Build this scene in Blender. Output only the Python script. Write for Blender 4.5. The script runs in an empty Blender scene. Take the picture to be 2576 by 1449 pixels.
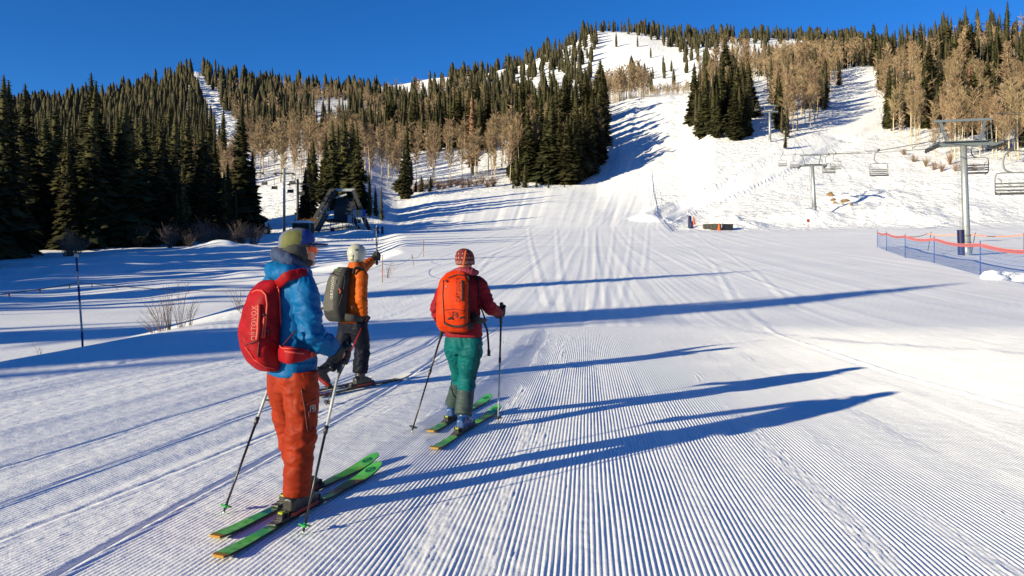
import bpy, math, random
import numpy as np
from mathutils import Vector, Matrix
from mathutils.bvhtree import BVHTree

# ------------------------------------------------------------------ camera, sky, sun, exposure
SC = bpy.context.scene
COL = SC.collection
F, CX, HY, EYE = 1860.0, 1288.0, 650.0, 1.65      # focal length / centre / eye level, in units of a 2576-wide picture

cam_d = bpy.data.cameras.new('camera'); cam = bpy.data.objects.new('camera', cam_d); COL.objects.link(cam)
cam_d.sensor_width = 36.0; cam_d.lens = 36.0 * F / 2576.0
cam_d.shift_y = -(724.5 - HY) / 2576.0
cam_d.clip_start = 0.05; cam_d.clip_end = 6000
cam.location = (0, 0, EYE); cam.rotation_euler = (math.radians(90), 0, 0)
SC.camera = cam

SUN_EL = math.radians(13.8)
SUN_TO = Vector((0.815 * math.cos(SUN_EL), 0.58 * math.cos(SUN_EL), -math.sin(SUN_EL))).normalized()   # direction the light travels
w = bpy.data.worlds.new('World'); SC.world = w; w.use_nodes = True
nt = w.node_tree; nt.nodes.clear()
sky = nt.nodes.new('ShaderNodeTexSky'); sky.sky_type = 'NISHITA'; sky.sun_disc = False
sky.sun_elevation = SUN_EL; sky.sun_rotation = math.atan2(-SUN_TO.x, -SUN_TO.y)
sky.altitude = 2600; sky.air_density = 1.0; sky.dust_density = 0.0; sky.ozone_density = 6.0
hs = nt.nodes.new('ShaderNodeHueSaturation'); hs.inputs['Saturation'].default_value = 1.12; hs.inputs['Hue'].default_value = 0.506; hs.inputs['Value'].default_value = 1.0
bg = nt.nodes.new('ShaderNodeBackground'); bg.inputs['Strength'].default_value = 0.082
wo = nt.nodes.new('ShaderNodeOutputWorld')
nt.links.new(sky.outputs[0], hs.inputs['Color']); nt.links.new(hs.outputs[0], bg.inputs['Color']); nt.links.new(bg.outputs[0], wo.inputs['Surface'])

sun_d = bpy.data.lights.new('sun', 'SUN'); sun = bpy.data.objects.new('sun', sun_d); COL.objects.link(sun)
sun_d.energy = 5.0; sun_d.angle = math.radians(0.5); sun_d.color = (1.0, 0.885, 0.61)
sun.rotation_euler = SUN_TO.to_track_quat('-Z', 'Y').to_euler(); sun.location = (-30, -20, 30)

vs = SC.view_settings
vs.view_transform = 'Standard'; vs.look = 'None'; vs.gamma = 1.0; vs.exposure = 0.98; vs.use_curve_mapping = False

RNG = random.Random(7)
NR = np.random.default_rng(11)

# ------------------------------------------------------------------ noise
def _hash(ix, iy, iz, seed):
    h = (ix.astype(np.int64) * 374761393 + iy.astype(np.int64) * 668265263 + iz.astype(np.int64) * 2147483647 + seed * 974634777) & 0xFFFFFFFF
    h = ((h ^ (h >> 13)) * 1274126177) & 0xFFFFFFFF
    h = ((h ^ (h >> 16)) * 2246822519) & 0xFFFFFFFF
    return ((h ^ (h >> 15)) & 0xFFFFFF) / float(0xFFFFFF)
def noise3(x, y, z, seed=0):
    x = np.asarray(x, float); y = np.asarray(y, float) + x * 0; z = np.asarray(z, float) + x * 0
    ix, iy, iz = np.floor(x), np.floor(y), np.floor(z)
    fx, fy, fz = x - ix, y - iy, z - iz
    fx = fx * fx * (3 - 2 * fx); fy = fy * fy * (3 - 2 * fy); fz = fz * fz * (3 - 2 * fz)
    def g(a, b, c): return _hash(ix + a, iy + b, iz + c, seed)
    x00 = g(0,0,0) * (1-fx) + g(1,0,0) * fx; x10 = g(0,1,0) * (1-fx) + g(1,1,0) * fx
    x01 = g(0,0,1) * (1-fx) + g(1,0,1) * fx; x11 = g(0,1,1) * (1-fx) + g(1,1,1) * fx
    return ((x00 * (1-fy) + x10 * fy) * (1-fz) + (x01 * (1-fy) + x11 * fy) * fz) * 2 - 1
def noise2(x, y, seed=0):
    x = np.asarray(x, float); y = np.asarray(y, float) + x * 0
    ix, iy = np.floor(x), np.floor(y); fx, fy = x - ix, y - iy
    fx = fx * fx * (3 - 2 * fx); fy = fy * fy * (3 - 2 * fy); z = ix * 0
    def g(a, b): return _hash(ix + a, iy + b, z, seed)
    return ((g(0,0) * (1-fx) + g(1,0) * fx) * (1-fy) + (g(0,1) * (1-fx) + g(1,1) * fx) * fy) * 2 - 1
def fbm2(x, y, seed=0, o=4):
    s, a, t = 0, 1.0, 0
    for k in range(o):
        s = s + a * noise2(x * 2**k, y * 2**k, seed + k * 17); t += a; a *= 0.5
    return s / t
def sstep(a, b, x):
    t = np.clip((np.asarray(x, float) - a) / (b - a), 0, 1); return t * t * (3 - 2 * t)

# ------------------------------------------------------------------ object helpers
ORG = {}
def tag(o, label, cat, group=None):
    o['label'] = label; o['category'] = cat
    if group: o['group'] = group
    return o
def struct(o, kind='structure'):
    o['kind'] = kind; return o
def empty(name, loc, label=None, cat=None, group=None):
    o = bpy.data.objects.new(name, None); COL.objects.link(o); o.location = loc; o.empty_display_size = 0.2
    ORG[o.name] = Vector(loc)
    if label: tag(o, label, cat, group)
    return o
def link(name, me, parent=None, mats=None):
    o = bpy.data.objects.new(name, me); COL.objects.link(o)
    if parent is not None:
        o.parent = parent; ORG[o.name] = ORG[parent.name]
    else:
        ORG[o.name] = Vector((0, 0, 0))
    if mats:
        for m in (mats if isinstance(mats, (list, tuple)) else [mats]): me.materials.append(m)
    return o
def np_mesh(name, V, FQ, smooth=True, mi=None):
    """mesh from numpy verts and an (n,3) or (n,4) face array"""
    V = np.asarray(V, np.float32); FQ = np.asarray(FQ, np.int32)
    me = bpy.data.meshes.new(name); n, k = FQ.shape
    me.vertices.add(len(V)); me.vertices.foreach_set('co', V.ravel())
    me.loops.add(n * k); me.loops.foreach_set('vertex_index', FQ.ravel())
    me.polygons.add(n); me.polygons.foreach_set('loop_start', np.arange(0, n * k, k, dtype=np.int32))
    me.polygons.foreach_set('loop_total', np.full(n, k, np.int32))
    if smooth: me.polygons.foreach_set('use_smooth', np.ones(n, bool))
    if mi is not None: me.polygons.foreach_set('material_index', np.asarray(mi, np.int32))
    me.update(calc_edges=True); me.validate()
    return me

class MB:
    """collects shapes (world coordinates); build() links them as ONE mesh object"""
    def __init__(s): s.v = []; s.f = []; s.m = []; s.cur = 0
    def add(s, vs_, fs_):
        b = len(s.v); s.v.extend([tuple(p) for p in vs_])
        for f in fs_: s.f.append(tuple(i + b for i in f)); s.m.append(s.cur)
        return s
    def box(s, c, size, ax=None):
        c = Vector(c); X, Y, Z = ax if ax else (Vector((1,0,0)), Vector((0,1,0)), Vector((0,0,1)))
        a, b, d = size[0] / 2, size[1] / 2, size[2] / 2
        P = [c + X * (i * a) + Y * (j * b) + Z * (k * d) for k in (-1, 1) for j in (-1, 1) for i in (-1, 1)]
        return s.add(P, [(0,2,3,1), (4,5,7,6), (0,1,5,4), (2,6,7,3), (0,4,6,2), (1,3,7,5)])
    def bar(s, a, b, wd, ht=None, up=Vector((0,0,1))):
        a, b = Vector(a), Vector(b); T = (b - a); L = T.length; T.normalize()
        if abs(T.dot(up)) > 0.97: up = Vector((0,1,0))
        S = T.cross(up).normalized(); U = S.cross(T)
        return s.box((a + b) / 2, (wd, L, ht or wd), (S, T, U))
    def loft(s, rings, cap=True, closed=False):
        n = len(rings[0]); V = [p for r in rings for p in r]; Fc = []
        R = len(rings)
        for i in range(R - (0 if closed else 1)):
            i2 = (i + 1) % R
            for j in range(n):
                k = (j + 1) % n
                Fc.append((i * n + j, i * n + k, i2 * n + k, i2 * n + j))
        if cap and not closed:
            Fc.append(tuple(range(n - 1, -1, -1))); Fc.append(tuple((R - 1) * n + j for j in range(n)))
        return s.add(V, Fc)
    def tube(s, pts, rad, n=8, ref=None, flat=1.0, cap=True, sub=0):
        P = [Vector(p) for p in pts]
        Rr = list(rad) if isinstance(rad, (list, tuple)) else [rad] * len(P)
        if sub: P, Rr = smooth_path(P, Rr, sub)
        rings = []; prev = None
        for i, p in enumerate(P):
            T = (P[min(i + 1, len(P) - 1)] - P[max(i - 1, 0)])
            if T.length < 1e-9: T = Vector((0,0,1))
            T.normalize()
            if prev is None:
                r = Vector(ref) if ref is not None else (Vector((0,0,1)) if abs(T.z) < 0.9 else Vector((1,0,0)))
            else: r = prev
            A = r - T * r.dot(T)
            if A.length < 1e-6: A = T.orthogonal()
            A.normalize(); prev = A; B = T.cross(A)
            ra = Rr[i][0] if isinstance(Rr[i], (tuple, list)) else Rr[i]
            rb = Rr[i][1] if isinstance(Rr[i], (tuple, list)) else Rr[i] * flat
            rings.append([p + A * (ra * math.cos(2*math.pi*j/n)) + B * (rb * math.sin(2*math.pi*j/n)) for j in range(n)])
        return s.loft(rings, cap)
    def ball(s, c, r, ax=None, nu=16, nv=10, e=1.0):
        c = Vector(c); X, Y, Z = ax if ax else (Vector((1,0,0)), Vector((0,1,0)), Vector((0,0,1)))
        rx, ry, rz = r if isinstance(r, (tuple, list)) else (r, r, r)
        rings = []
        for i in range(nv + 1):
            t = -math.pi/2 + math.pi * (i + 0.02) / (nv + 0.04); cz, sz = math.cos(t), math.sin(t)
            rings.append([c + X*(rx*cz*math.cos(2*math.pi*j/nu)) + Y*(ry*cz*math.sin(2*math.pi*j/nu)) + Z*(rz*sz) for j in range(nu)])
        return s.loft(rings)
    def mesh(s, name='m', org=Vector((0,0,0)), smooth=False):
        me = bpy.data.meshes.new(name)
        o = tuple(org)
        me.from_pydata([(p[0]-o[0], p[1]-o[1], p[2]-o[2]) for p in s.v], [], s.f)
        if any(s.m): me.polygons.foreach_set('material_index', s.m)
        if smooth: me.polygons.foreach_set('use_smooth', [True] * len(me.polygons))
        me.update(); return me
    def build(s, name, mats, parent=None, smooth=False, auto=None):
        org = ORG[parent.name] if parent is not None else Vector((0,0,0))
        me = s.mesh(name, org, smooth)
        o = link(name, me, parent, mats)
        if auto: me.set_sharp_from_angle(angle=math.radians(auto))
        return o
    def thing(s, name, mats, loc, label, cat, group=None, smooth=False, auto=None):
        """top-level thing of one mesh with its origin at loc"""
        loc = Vector(loc); me = s.mesh(name, loc, smooth)
        o = link(name, me, None, mats); o.location = loc; ORG[o.name] = loc
        if auto: me.set_sharp_from_angle(angle=math.radians(auto))
        return tag(o, label, cat, group)

def smooth_path(P, R, sub):
    """Catmull-Rom through points with radii"""
    def g(i): return P[max(0, min(len(P) - 1, i))]
    def rr(i):
        r = R[max(0, min(len(R) - 1, i))]
        return r if isinstance(r, (tuple, list)) else (r, r)
    Q, S = [], []
    for i in range(len(P) - 1):
        p0, p1, p2, p3 = g(i-1), g(i), g(i+1), g(i+2); r1, r2 = rr(i), rr(i+1)
        for k in range(sub):
            t = k / sub
            Q.append(0.5 * ((2*p1) + (p2-p0)*t + (2*p0-5*p1+4*p2-p3)*t*t + (3*p1-p0-3*p2+p3)*t**3))
            u = t*t*(3-2*t); S.append((r1[0]*(1-u)+r2[0]*u, r1[1]*(1-u)+r2[1]*u))
    Q.append(P[-1]); S.append(rr(len(P) - 1))
    return Q, S

def px(x, y, d):
    """picture point (2576-wide frame) at depth d -> world"""
    return Vector(((x - CX) / F * d, d, EYE - (y - HY) / F * d))

# ------------------------------------------------------------------ materials
def srgb(r, g, b):
    def f(c):
        c /= 255.0
        return c / 12.92 if c <= 0.04045 else ((c + 0.055) / 1.055) ** 2.4
    return (f(r), f(g), f(b))
MATS = {}
def mat(name, col, rough=0.6, var=0.12, scale=8.0, bump=0.0, bscale=60.0, metal=0.0, spec=0.4, col2=None, coat=0.0, obj_rand=0.0, sheen=0.0):
    if name in MATS: return MATS[name]
    m = bpy.data.materials.new(name); m.use_nodes = True; t = m.node_tree; N, L = t.nodes, t.links
    b = N['Principled BSDF']; b.inputs['Roughness'].default_value = rough; b.inputs['Metallic'].default_value = metal
    b.inputs['Specular IOR Level'].default_value = spec
    if coat: b.inputs['Coat Weight'].default_value = coat
    if sheen: b.inputs['Sheen Weight'].default_value = sheen
    tc = N.new('ShaderNodeTexCoord')
    c1 = (*col, 1); c2 = (*(col2 if col2 else tuple(min(1, c * (1 - var)) for c in col)), 1)
    nz = N.new('ShaderNodeTexNoise'); nz.inputs['Scale'].default_value = scale; nz.inputs['Detail'].default_value = 4
    L.new(tc.outputs['Object'], nz.inputs['Vector'])
    rp = N.new('ShaderNodeValToRGB'); rp.color_ramp.elements[0].position = 0.35; rp.color_ramp.elements[1].position = 0.68
    rp.color_ramp.elements[0].color = c1; rp.color_ramp.elements[1].color = c2
    L.new(nz.outputs['Fac'], rp.inputs['Fac']); out = rp.outputs['Color']
    if obj_rand:
        oi = N.new('ShaderNodeObjectInfo'); hv = N.new('ShaderNodeHueSaturation')
        mr = N.new('ShaderNodeMapRange'); mr.inputs['To Min'].default_value = 1 - obj_rand; mr.inputs['To Max'].default_value = 1 + obj_rand
        L.new(oi.outputs['Random'], mr.inputs['Value']); L.new(mr.outputs[0], hv.inputs['Value'])
        mh = N.new('ShaderNodeMapRange'); mh.inputs['From Max'].default_value = 1; mh.inputs['To Min'].default_value = 0.5 - 0.012; mh.inputs['To Max'].default_value = 0.5 + 0.012
        mm = N.new('ShaderNodeMath'); mm.operation = 'FRACT'; mx = N.new('ShaderNodeMath'); mx.operation = 'MULTIPLY'; mx.inputs[1].default_value = 7.3
        L.new(oi.outputs['Random'], mx.inputs[0]); L.new(mx.outputs[0], mm.inputs[0]); L.new(mm.outputs[0], mh.inputs['Value']); L.new(mh.outputs[0], hv.inputs['Hue'])
        L.new(out, hv.inputs['Color']); out = hv.outputs['Color']
    L.new(out, b.inputs['Base Color'])
    if bump:
        n2 = N.new('ShaderNodeTexNoise'); n2.inputs['Scale'].default_value = bscale; n2.inputs['Detail'].default_value = 3
        L.new(tc.outputs['Object'], n2.inputs['Vector'])
        bp = N.new('ShaderNodeBump'); bp.inputs['Strength'].default_value = 1.0; bp.inputs['Distance'].default_value = bump
        L.new(n2.outputs['Fac'], bp.inputs['Height']); L.new(bp.outputs['Normal'], b.inputs['Normal'])
    MATS[name] = m; return m

# ------------------------------------------------------------------ terrain: one height function H(X, Y), metres
_YK = np.array([0, 14, 20, 25, 39, 60, 80, 100, 130.0])
_PZ = np.array([0, 0, .02, .15, .85, 2.0, 3.0, 4.5, 7.1])
_MZ = np.array([-.75, -.72, -.66, -.62, -.5, .3, 2.0, 3.7, 5.5])
def near_z(X, Y):
    P = np.interp(Y, _YK, _PZ); M = np.interp(Y, _YK, _MZ)
    edge = np.interp(Y, [0, 20, 60, 100, 130], [-8.4, -8.0, -9.5, -14, -22]) + 0.5 * noise2(Y * 0.11, Y * 0, 5)
    s = sstep(-3.6, 0.3, X - edge); s = s ** 0.8
    z = M * (1 - s) + P * s
    und = np.clip((edge - X) / 8.0, 0, 1)
    z = z + und * (0.42 * fbm2(X * .075, Y * .075, 31, 3) + 0.16 * fbm2(X * .3, Y * .3, 32, 2)) * sstep(24, 40, Y)
    return z
# picture height (y, 2576-wide frame) of the ground for bearings u (columns) at depths (rows)
_UK = np.array([-1500, 0, 250, 400, 490, 560, 640, 760, 870, 1000, 1100, 1200, 1300, 1400, 1500, 1600, 1700, 1800, 1900, 2000, 2100, 2200, 2300, 2400, 2576, 4200.])
_DK = np.array([100, 130, 160, 200, 250, 320, 420, 550, 700, 900, 1250, 2500.])
_T = {
 100: [612, 612, 608, 608, 606, 606, 606, 602, 600, 598, 597, 596, 596, 596, 596, 596, 596, 596, 596, 595, 594, 592, 590, 588, 585, 580],
 130: [590, 590, 590, 590, 588, 586, 585, 583, 581, 580, 578, 576, 574, 573, 572, 571, 571, 571, 570, 568, 566, 563, 560, 556, 550, 540],
 160: [560, 560, 560, 556, 552, 545, 535, 520, 505, 548, 540, 537, 535, 533, 534, 534, 526, 512, 500, 492, 488, 478, 462, 445, 428, 420],
 200: [520, 520, 518, 512, 505, 498, 490, 475, 460, 500, 490, 485, 482, 480, 484, 470, 450, 402, 396, 392, 392, 390, 384, 378, 372, 360],
 250: [470, 470, 465, 458, 452, 446, 440, 428, 415, 452, 442, 434, 430, 424, 415, 395, 372, 308, 302, 304, 306, 304, 298, 292, 286, 270],
 320: [420, 420, 412, 400, 392, 388, 384, 375, 362, 395, 380, 370, 360, 350, 335, 315, 292, 242, 240, 236, 238, 232, 212, 200, 190, 180],
 420: [370, 370, 358, 344, 332, 330, 328, 322, 312, 338, 322, 310, 300, 292, 280, 258, 246, 232, 206, 184, 174, 166, 142, 122, 112, 110],
 550: [322, 320, 305, 282, 262, 266, 270, 276, 272, 290, 275, 262, 256, 250, 246, 240, 230, 192, 168, 156, 152, 152, 150, 150, 150, 150],
 700: [290, 290, 262, 222, 184, 204, 218, 232, 238, 245, 232, 224, 210, 190, 180, 165, 158, 134, 130, 126, 124, 130, 150, 160, 170, 170],
 900: [320, 315, 300, 262, 232, 238, 240, 244, 240, 216, 202, 190, 168, 128, 78, 80, 92, 100, 96, 102, 108, 116, 132, 150, 170, 170],
 1250: [380, 380, 380, 380, 380, 380, 380, 340, 320, 300, 280, 262, 240, 210, 190, 190, 200, 200, 200, 200, 200, 205, 210, 220, 230, 230],
 2500: [500, 500, 500, 500, 500, 500, 500, 500, 500, 500, 500, 500, 500, 500, 500, 500, 500, 500, 500, 500, 500, 500, 500, 500, 500, 500]}
_TZ = np.array([[EYE + (HY - y) / F * d for y in _T[int(d)]] for d in _DK])
def far_z(X, Y):
    Ys = np.maximum(Y, 1.0); u = np.clip(CX + F * X / Ys, _UK[0], _UK[-1])
    iu = np.clip(np.searchsorted(_UK, u) - 1, 0, len(_UK) - 2); fu = (u - _UK[iu]) / (_UK[iu+1] - _UK[iu])
    fu = fu * fu * (3 - 2 * fu) * 0.5 + fu * 0.5
    Yc = np.clip(Ys, _DK[0], _DK[-1]); idd = np.clip(np.searchsorted(_DK, Yc) - 1, 0, len(_DK) - 2)
    fd = (Yc - _DK[idd]) / (_DK[idd+1] - _DK[idd])
    def row(i): return _TZ[i, iu] * (1 - fu) + _TZ[i, iu+1] * fu
    z0, z1, z2, z3 = row(np.maximum(idd-1, 0)), row(idd), row(idd+1), row(np.minimum(idd+2, len(_DK)-1))
    h = (_DK[idd+1] - _DK[idd])
    m1 = np.where(idd > 0, (z2 - z0) / (_DK[idd+1] - _DK[np.maximum(idd-1, 0)]), (z2 - z1) / h) * h
    m2 = np.where(idd < len(_DK)-2, (z3 - z1) / (_DK[np.minimum(idd+2, len(_DK)-1)] - _DK[idd]), (z2 - z1) / h) * h
    t = fd
    hz = (2*t**3-3*t**2+1)*z1 + (t**3-2*t**2+t)*m1 + (-2*t**3+3*t**2)*z2 + (t**3-t**2)*m2
    return hz * .8 + (z1 * (1 - t) + z2 * t) * .2
def seg_d(X, Y, pts):
    """distance to a polyline and signed side"""
    best = np.full(np.shape(X), 1e9)
    for (x0, y0), (x1, y1) in zip(pts[:-1], pts[1:]):
        dx, dy = x1 - x0, y1 - y0; t = np.clip(((X - x0) * dx + (Y - y0) * dy) / (dx*dx + dy*dy), 0, 1)
        best = np.minimum(best, np.hypot(X - x0 - t*dx, Y - y0 - t*dy))
    return best
MOUNDS = []   # (x, y, rx, ry, height)
def _mound(u, d, rx, ry, h):
    MOUNDS.append(((u - CX) / F * d, d, rx, ry, h))
_mound(1852, 128, 5.5, 4.0, 2.0); _mound(1800, 131, 3.0, 3, .9); _mound(2040, 133, 8.0, 4.5, 2.1); _mound(2255, 133, 7.0, 4.5, 2.3)
_mound(1950, 137, 6.0, 4, 1.1); _mound(2150, 140, 6.0, 5, 1.6); _mound(2180, 150, 9, 7, 2.5); _mound(2420, 135, 9, 6, 1.2)
_mound(1770, 124, 2.5, 2, .7); _mound(2340, 128, 5, 3, .8)
_mound(900, 122, 7, 4, 0.8); _mound(700, 105, 7, 3, 0.9); _mound(560, 88, 4, 3, .9); _mound(860, 66, 3.2, 2.2, .55); _mound(650, 57, 5, 3, .5)
def lines_uv(rows):
    return [((u - CX) / F * d, d) for u, d in rows]
TRACKS = [lines_uv(r) for r in (
    [(1425, 20), (1400, 130), (1490, 170), (1535, 230), (1545, 300)],
    [(1480, 20), (1478, 130), (1530, 175), (1560, 240), (1556, 320)],
    [(1492, 20), (1500, 130), (1556, 180), (1585, 240)],
    [(1515, 22), (1545, 130), (1595, 180), (1615, 240)],
    [(1560, 24), (1590, 130), (1625, 175), (1640, 230)],
    [(1380, 24), (1330, 130), (1440, 180), (1500, 230)],
    [(1620, 40), (1630, 130), (1648, 160)],
    [(2576, 8), (2250, 10.5), (1950, 16), (1846, 26), (1800, 45), (1740, 70), (1680, 100), (1655, 130), (1660, 150), (1760, 172), (1900, 200), (2010, 240)],
    [(2576, 12), (2250, 15), (2000, 24), (1900, 40), (1800, 75), (1750, 110)],
    [(1720, 135), (1800, 155), (1900, 180), (2000, 215), (2080, 260), (2150, 330)],
    [(1700, 140), (1790, 162), (1880, 190), (1960, 220), (2050, 265), (2110, 320)],
    [(1050, 60), (1120, 80), (1160, 100), (1200, 125), (1240, 150)], [(1100, 55), (1180, 75), (1260, 100), (1340, 130)],
    [(1000, 95), (1040, 110), (1080, 130)], [(1200, 40), (1240, 60), (1290, 85), (1330, 110)])]
FOOT = [lines_uv(r) for r in ([(1900, 142), (1990, 147), (2040, 143), (2090, 150)], [(1850, 138), (1930, 134), (2000, 131)], [(2100, 170), (2180, 162), (2260, 158), (2330, 150)],
        [(2230, 176), (2260, 165), (2330, 158), (2430, 155), (2560, 150)])]
def ground_uy(X, Y, Z):
    return CX + F * X / np.maximum(Y, .5), HY - F * (Z - EYE) / np.maximum(Y, .5)
def in_poly(x, y, poly):
    x = np.asarray(x); c = np.zeros(x.shape, bool); n = len(poly)
    for i in range(n):
        x0, y0 = poly[i]; x1, y1 = poly[(i + 1) % n]
        if y0 == y1: continue
        cond = ((y0 > y) != (y1 > y)) & (x < (x1 - x0) * (y - y0) / (y1 - y0) + x0); c ^= cond
    return c
G1 = [(940, 660), (1720, 600), (1690, 572), (1656, 530), (1645, 480), (1640, 430), (1612, 400), (1575, 330), (1545, 275), (1526, 275), (1516, 330), (1508, 420), (1440, 468), (1240, 484), (1000, 500), (940, 560)]
G2 = [(1655, 548), (1700, 508), (1800, 472), (1900, 422), (2000, 366), (2085, 330), (2150, 240), (2170, 172), (2196, 172), (2205, 240), (2228, 335), (2150, 350), (2080, 372), (2000, 428), (1900, 476), (1800, 512), (1730, 540), (1690, 566)]
def soft_poly(u, v, poly, k=14):
    return sum(in_poly(u + du, v + dv, poly).astype(float) for du, dv in ((0, 0), (k, 0), (-k, 0), (0, k * .5), (0, -k * .5), (k * .5, 0), (-k * .5, 0), (0, k * .25), (0, -k * .25))) / 9.0
def groomed(X, Y, Z):
    """1 on machine-groomed runs, 0 on rough snow (runs outlined as seen from the camera)"""
    u, v = ground_uy(X, Y, Z)
    g = np.maximum(soft_poly(u, v, G1), soft_poly(u, v, G2))
    flat = (1 - sstep(112, 128, Y)) * (X > np.interp(Y, [0, 20, 60, 100, 130], [-8.4, -8.0, -9.5, -14, -22]) + .5)
    return np.maximum(g, flat)
BENCH = None      # centre line of the cat road cut into the slope: xs, ys, zs
def H(X, Y, detail=False):
    X = np.asarray(X, float); Y = np.asarray(Y, float) + X * 0; X = X + Y * 0
    a = near_z(X, np.clip(Y, -50, 130)); b = far_z(X, Y)
    k = sstep(88, 132, Y); z = a * (1 - k) + b * k
    z = z + sstep(150, 500, Y) * 3.0 * fbm2(X * .012, Y * .012, 3, 3)
    for mx, my, rx, ry, h in MOUNDS:
        q = ((X - mx) / rx) ** 2 + ((Y - my) / ry) ** 2
        z = z + h * np.exp(-q * 1.3) * (1 + 0.25 * noise2(X * .8, Y * .8, 9))
    if BENCH is not None:
        best = np.full(X.shape, 1e9); zc = np.zeros(X.shape); bx, by, bz = BENCH
        for i in range(len(bx) - 1):
            dx, dy = bx[i+1] - bx[i], by[i+1] - by[i]; tt = np.clip(((X - bx[i]) * dx + (Y - by[i]) * dy) / (dx*dx + dy*dy), 0, 1)
            dd = np.hypot(X - bx[i] - tt * dx, Y - by[i] - tt * dy); m = dd < best; best = np.where(m, dd, best); zc = np.where(m, X - bx[i] - tt * dx, zc)
        k = 1 - sstep(4.5, 9.0, best); z = z - .24 * zc * k          # the road is banked away from the hill
    if detail:
        u, _ = ground_uy(X, Y, z)
        far = sstep(135, 175, Y); gm = groomed(X, Y, z)
        u2, v2 = ground_uy(X, Y, z)
        mog = ((sstep(1520, 1600, u) - sstep(1760, 1850, u)) * sstep(190, 235, Y) * (1 - sstep(430, 480, Y))
               + (sstep(2100, 2140, u) - sstep(2500, 2576, u) * .5) * sstep(140, 170, Y) * .35 + sstep(1900, 1960, u) * (1 - sstep(2080, 2130, u)) * sstep(250, 290, Y) * .8
               + (1 - sstep(580, 620, u)) * sstep(440, 470, u) * sstep(250, 330, Y) * 1.6)
        far = far * (1 - .8 * gm); mog = mog * (1 - gm)
        # lanes left by the groomer: broad streaks along the run
        cc = X - .1086 * Y; st = sstep(9, 20, Y) * (1 - sstep(110, 150, Y)) * sstep(-9, -7, X) 
        z = z + st * (1 - sstep(45, 90, Y)) * .006 * noise2(cc * 9, Y * .03, 135) + st * (.014 + .00014 * Y) * (fbm2(cc * 2.6, Y * .02, 131, 3) + .5 * noise2(cc * (.9), Y * .012, 132)) 
        st2 = gm * sstep(120, 150, Y); z = z + st2 * .09 * noise2((u + .35 * v2) * .045, Y * .008, 133) + st2 * .05 * noise2((u + .35 * v2) * .12, Y * .012, 134)
        g2 = soft_poly(u, v2, G2, 16) * sstep(126, 140, Y); wv2 = v2 + .49 * u; z = z + g2 * (.42 * noise2(wv2 * .055, Y * .006, 136) + .22 * noise2(wv2 * .15, Y * .01, 137) - .25)
        z = z + mog * 1.15 * np.abs(fbm2(X * .16, Y * .16, 44, 2)) * 1.4
        z = z + (far * .30 + 0.02) * fbm2(X * .13, Y * .13, 21, 3) + far * 0.10 * fbm2(X * .6, Y * .6, 22, 2)
        # the right hand flat and rough snow round the mounds
        rough = (sstep(1690, 1740, u) * sstep(118, 128, Y) * (1 - sstep(150, 170, Y)))
        z = z + rough * (0.16 * fbm2(X * .55, Y * .55, 24, 3) + .30 * fbm2(X * .12, Y * .12, 25, 2))
        for i, t in enumerate(TRACKS):
            d = seg_d(X, Y, t); wv = 0.06 + Y * 0.0008
            z = z + (0.007 + Y * 0.00010) * np.exp(-(d / wv) ** 2) * (1 + .6 * noise2(X * 1.5, Y * 1.5, 60 + i)) - (0.005 + Y * .00006) * np.exp(-((d - 3 * wv) / wv) ** 2)
        for i, t in enumerate(FOOT):
            d = seg_d(X, Y, t)
            z = z + 0.55 * np.exp(-(d / .7) ** 2) * noise2(X * 1.2, Y * 1.2, 80 + i)
        # rough tracked snow on the left of the groomed lane
        lf = .5 * (sstep(-9.0, -8.0, X) * (1 - sstep(-3.4, -2.4, X - .06 * (Y - 5)))) * (1 - sstep(20, 40, Y)) * sstep(-2, 1, Y)
        ln = fbm2((X - .14 * Y) * 5, Y * .25, 71, 2)
        z = z + lf * (0.022 * fbm2(X * 9, Y * 7, 70, 2) * sstep(-.1, .35, ln) + 0.016 * ln)
    return z
def find_depth(u, v, d0, d1):
    Y = np.linspace(d0, d1, 500); Z = H((u - CX) / F * Y, Y); vv = HY - F * (Z - EYE) / Y; return float(Y[np.argmin(np.abs(vv - v))])
_b = [((u - CX) / F * d, d) for u, d in ((u, find_depth(u, v, 120, 300)) for u, v in ((1690, 548), (1730, 520), (1800, 490), (1850, 470), (1900, 447), (1950, 421), (2000, 396), (2050, 370), (2095, 350)))]
BENCH = (np.array([p[0] for p in _b]), np.array([p[1] for p in _b]), np.array([float(H(*p)) for p in _b]))
# ---- groomed corduroy sheet (real ridges) in the foreground
CORD_C = (-8.0, 12.4); CORD_Y = (2.6, 19.0); PITCH = 0.0326
def cord_x(c, Y):
    """ground X of ridge coordinate c at depth Y: the lanes fan slightly, as the passes of the groomer do"""
    k = np.where(c < 0, .15 * sstep(0.1, 2.2, -c), -.045 * sstep(1.6, 4.0, c) * (1 - sstep(6, 11, c)))
    return c + 0.115 * 0 + k * (np.minimum(Y, 14) - 4.5) * (1 - .25 * sstep(8, 16, Y)) + 0.28 * (Y - 4.5) * 0.36
def in_cord(X, Y):
    cx = cord_x(np.array([CORD_C[0]]), Y.ravel()).reshape(Y.shape); cx2 = cord_x(np.array([CORD_C[1]]), Y.ravel()).reshape(Y.shape)
    return sstep(.10, .5, X - cx) * sstep(.10, .5, cx2 - X) * sstep(CORD_Y[0] + .1, CORD_Y[0] + .4, Y) * (1 - sstep(CORD_Y[1] - 2.6, CORD_Y[1] - .6, Y))

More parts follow.
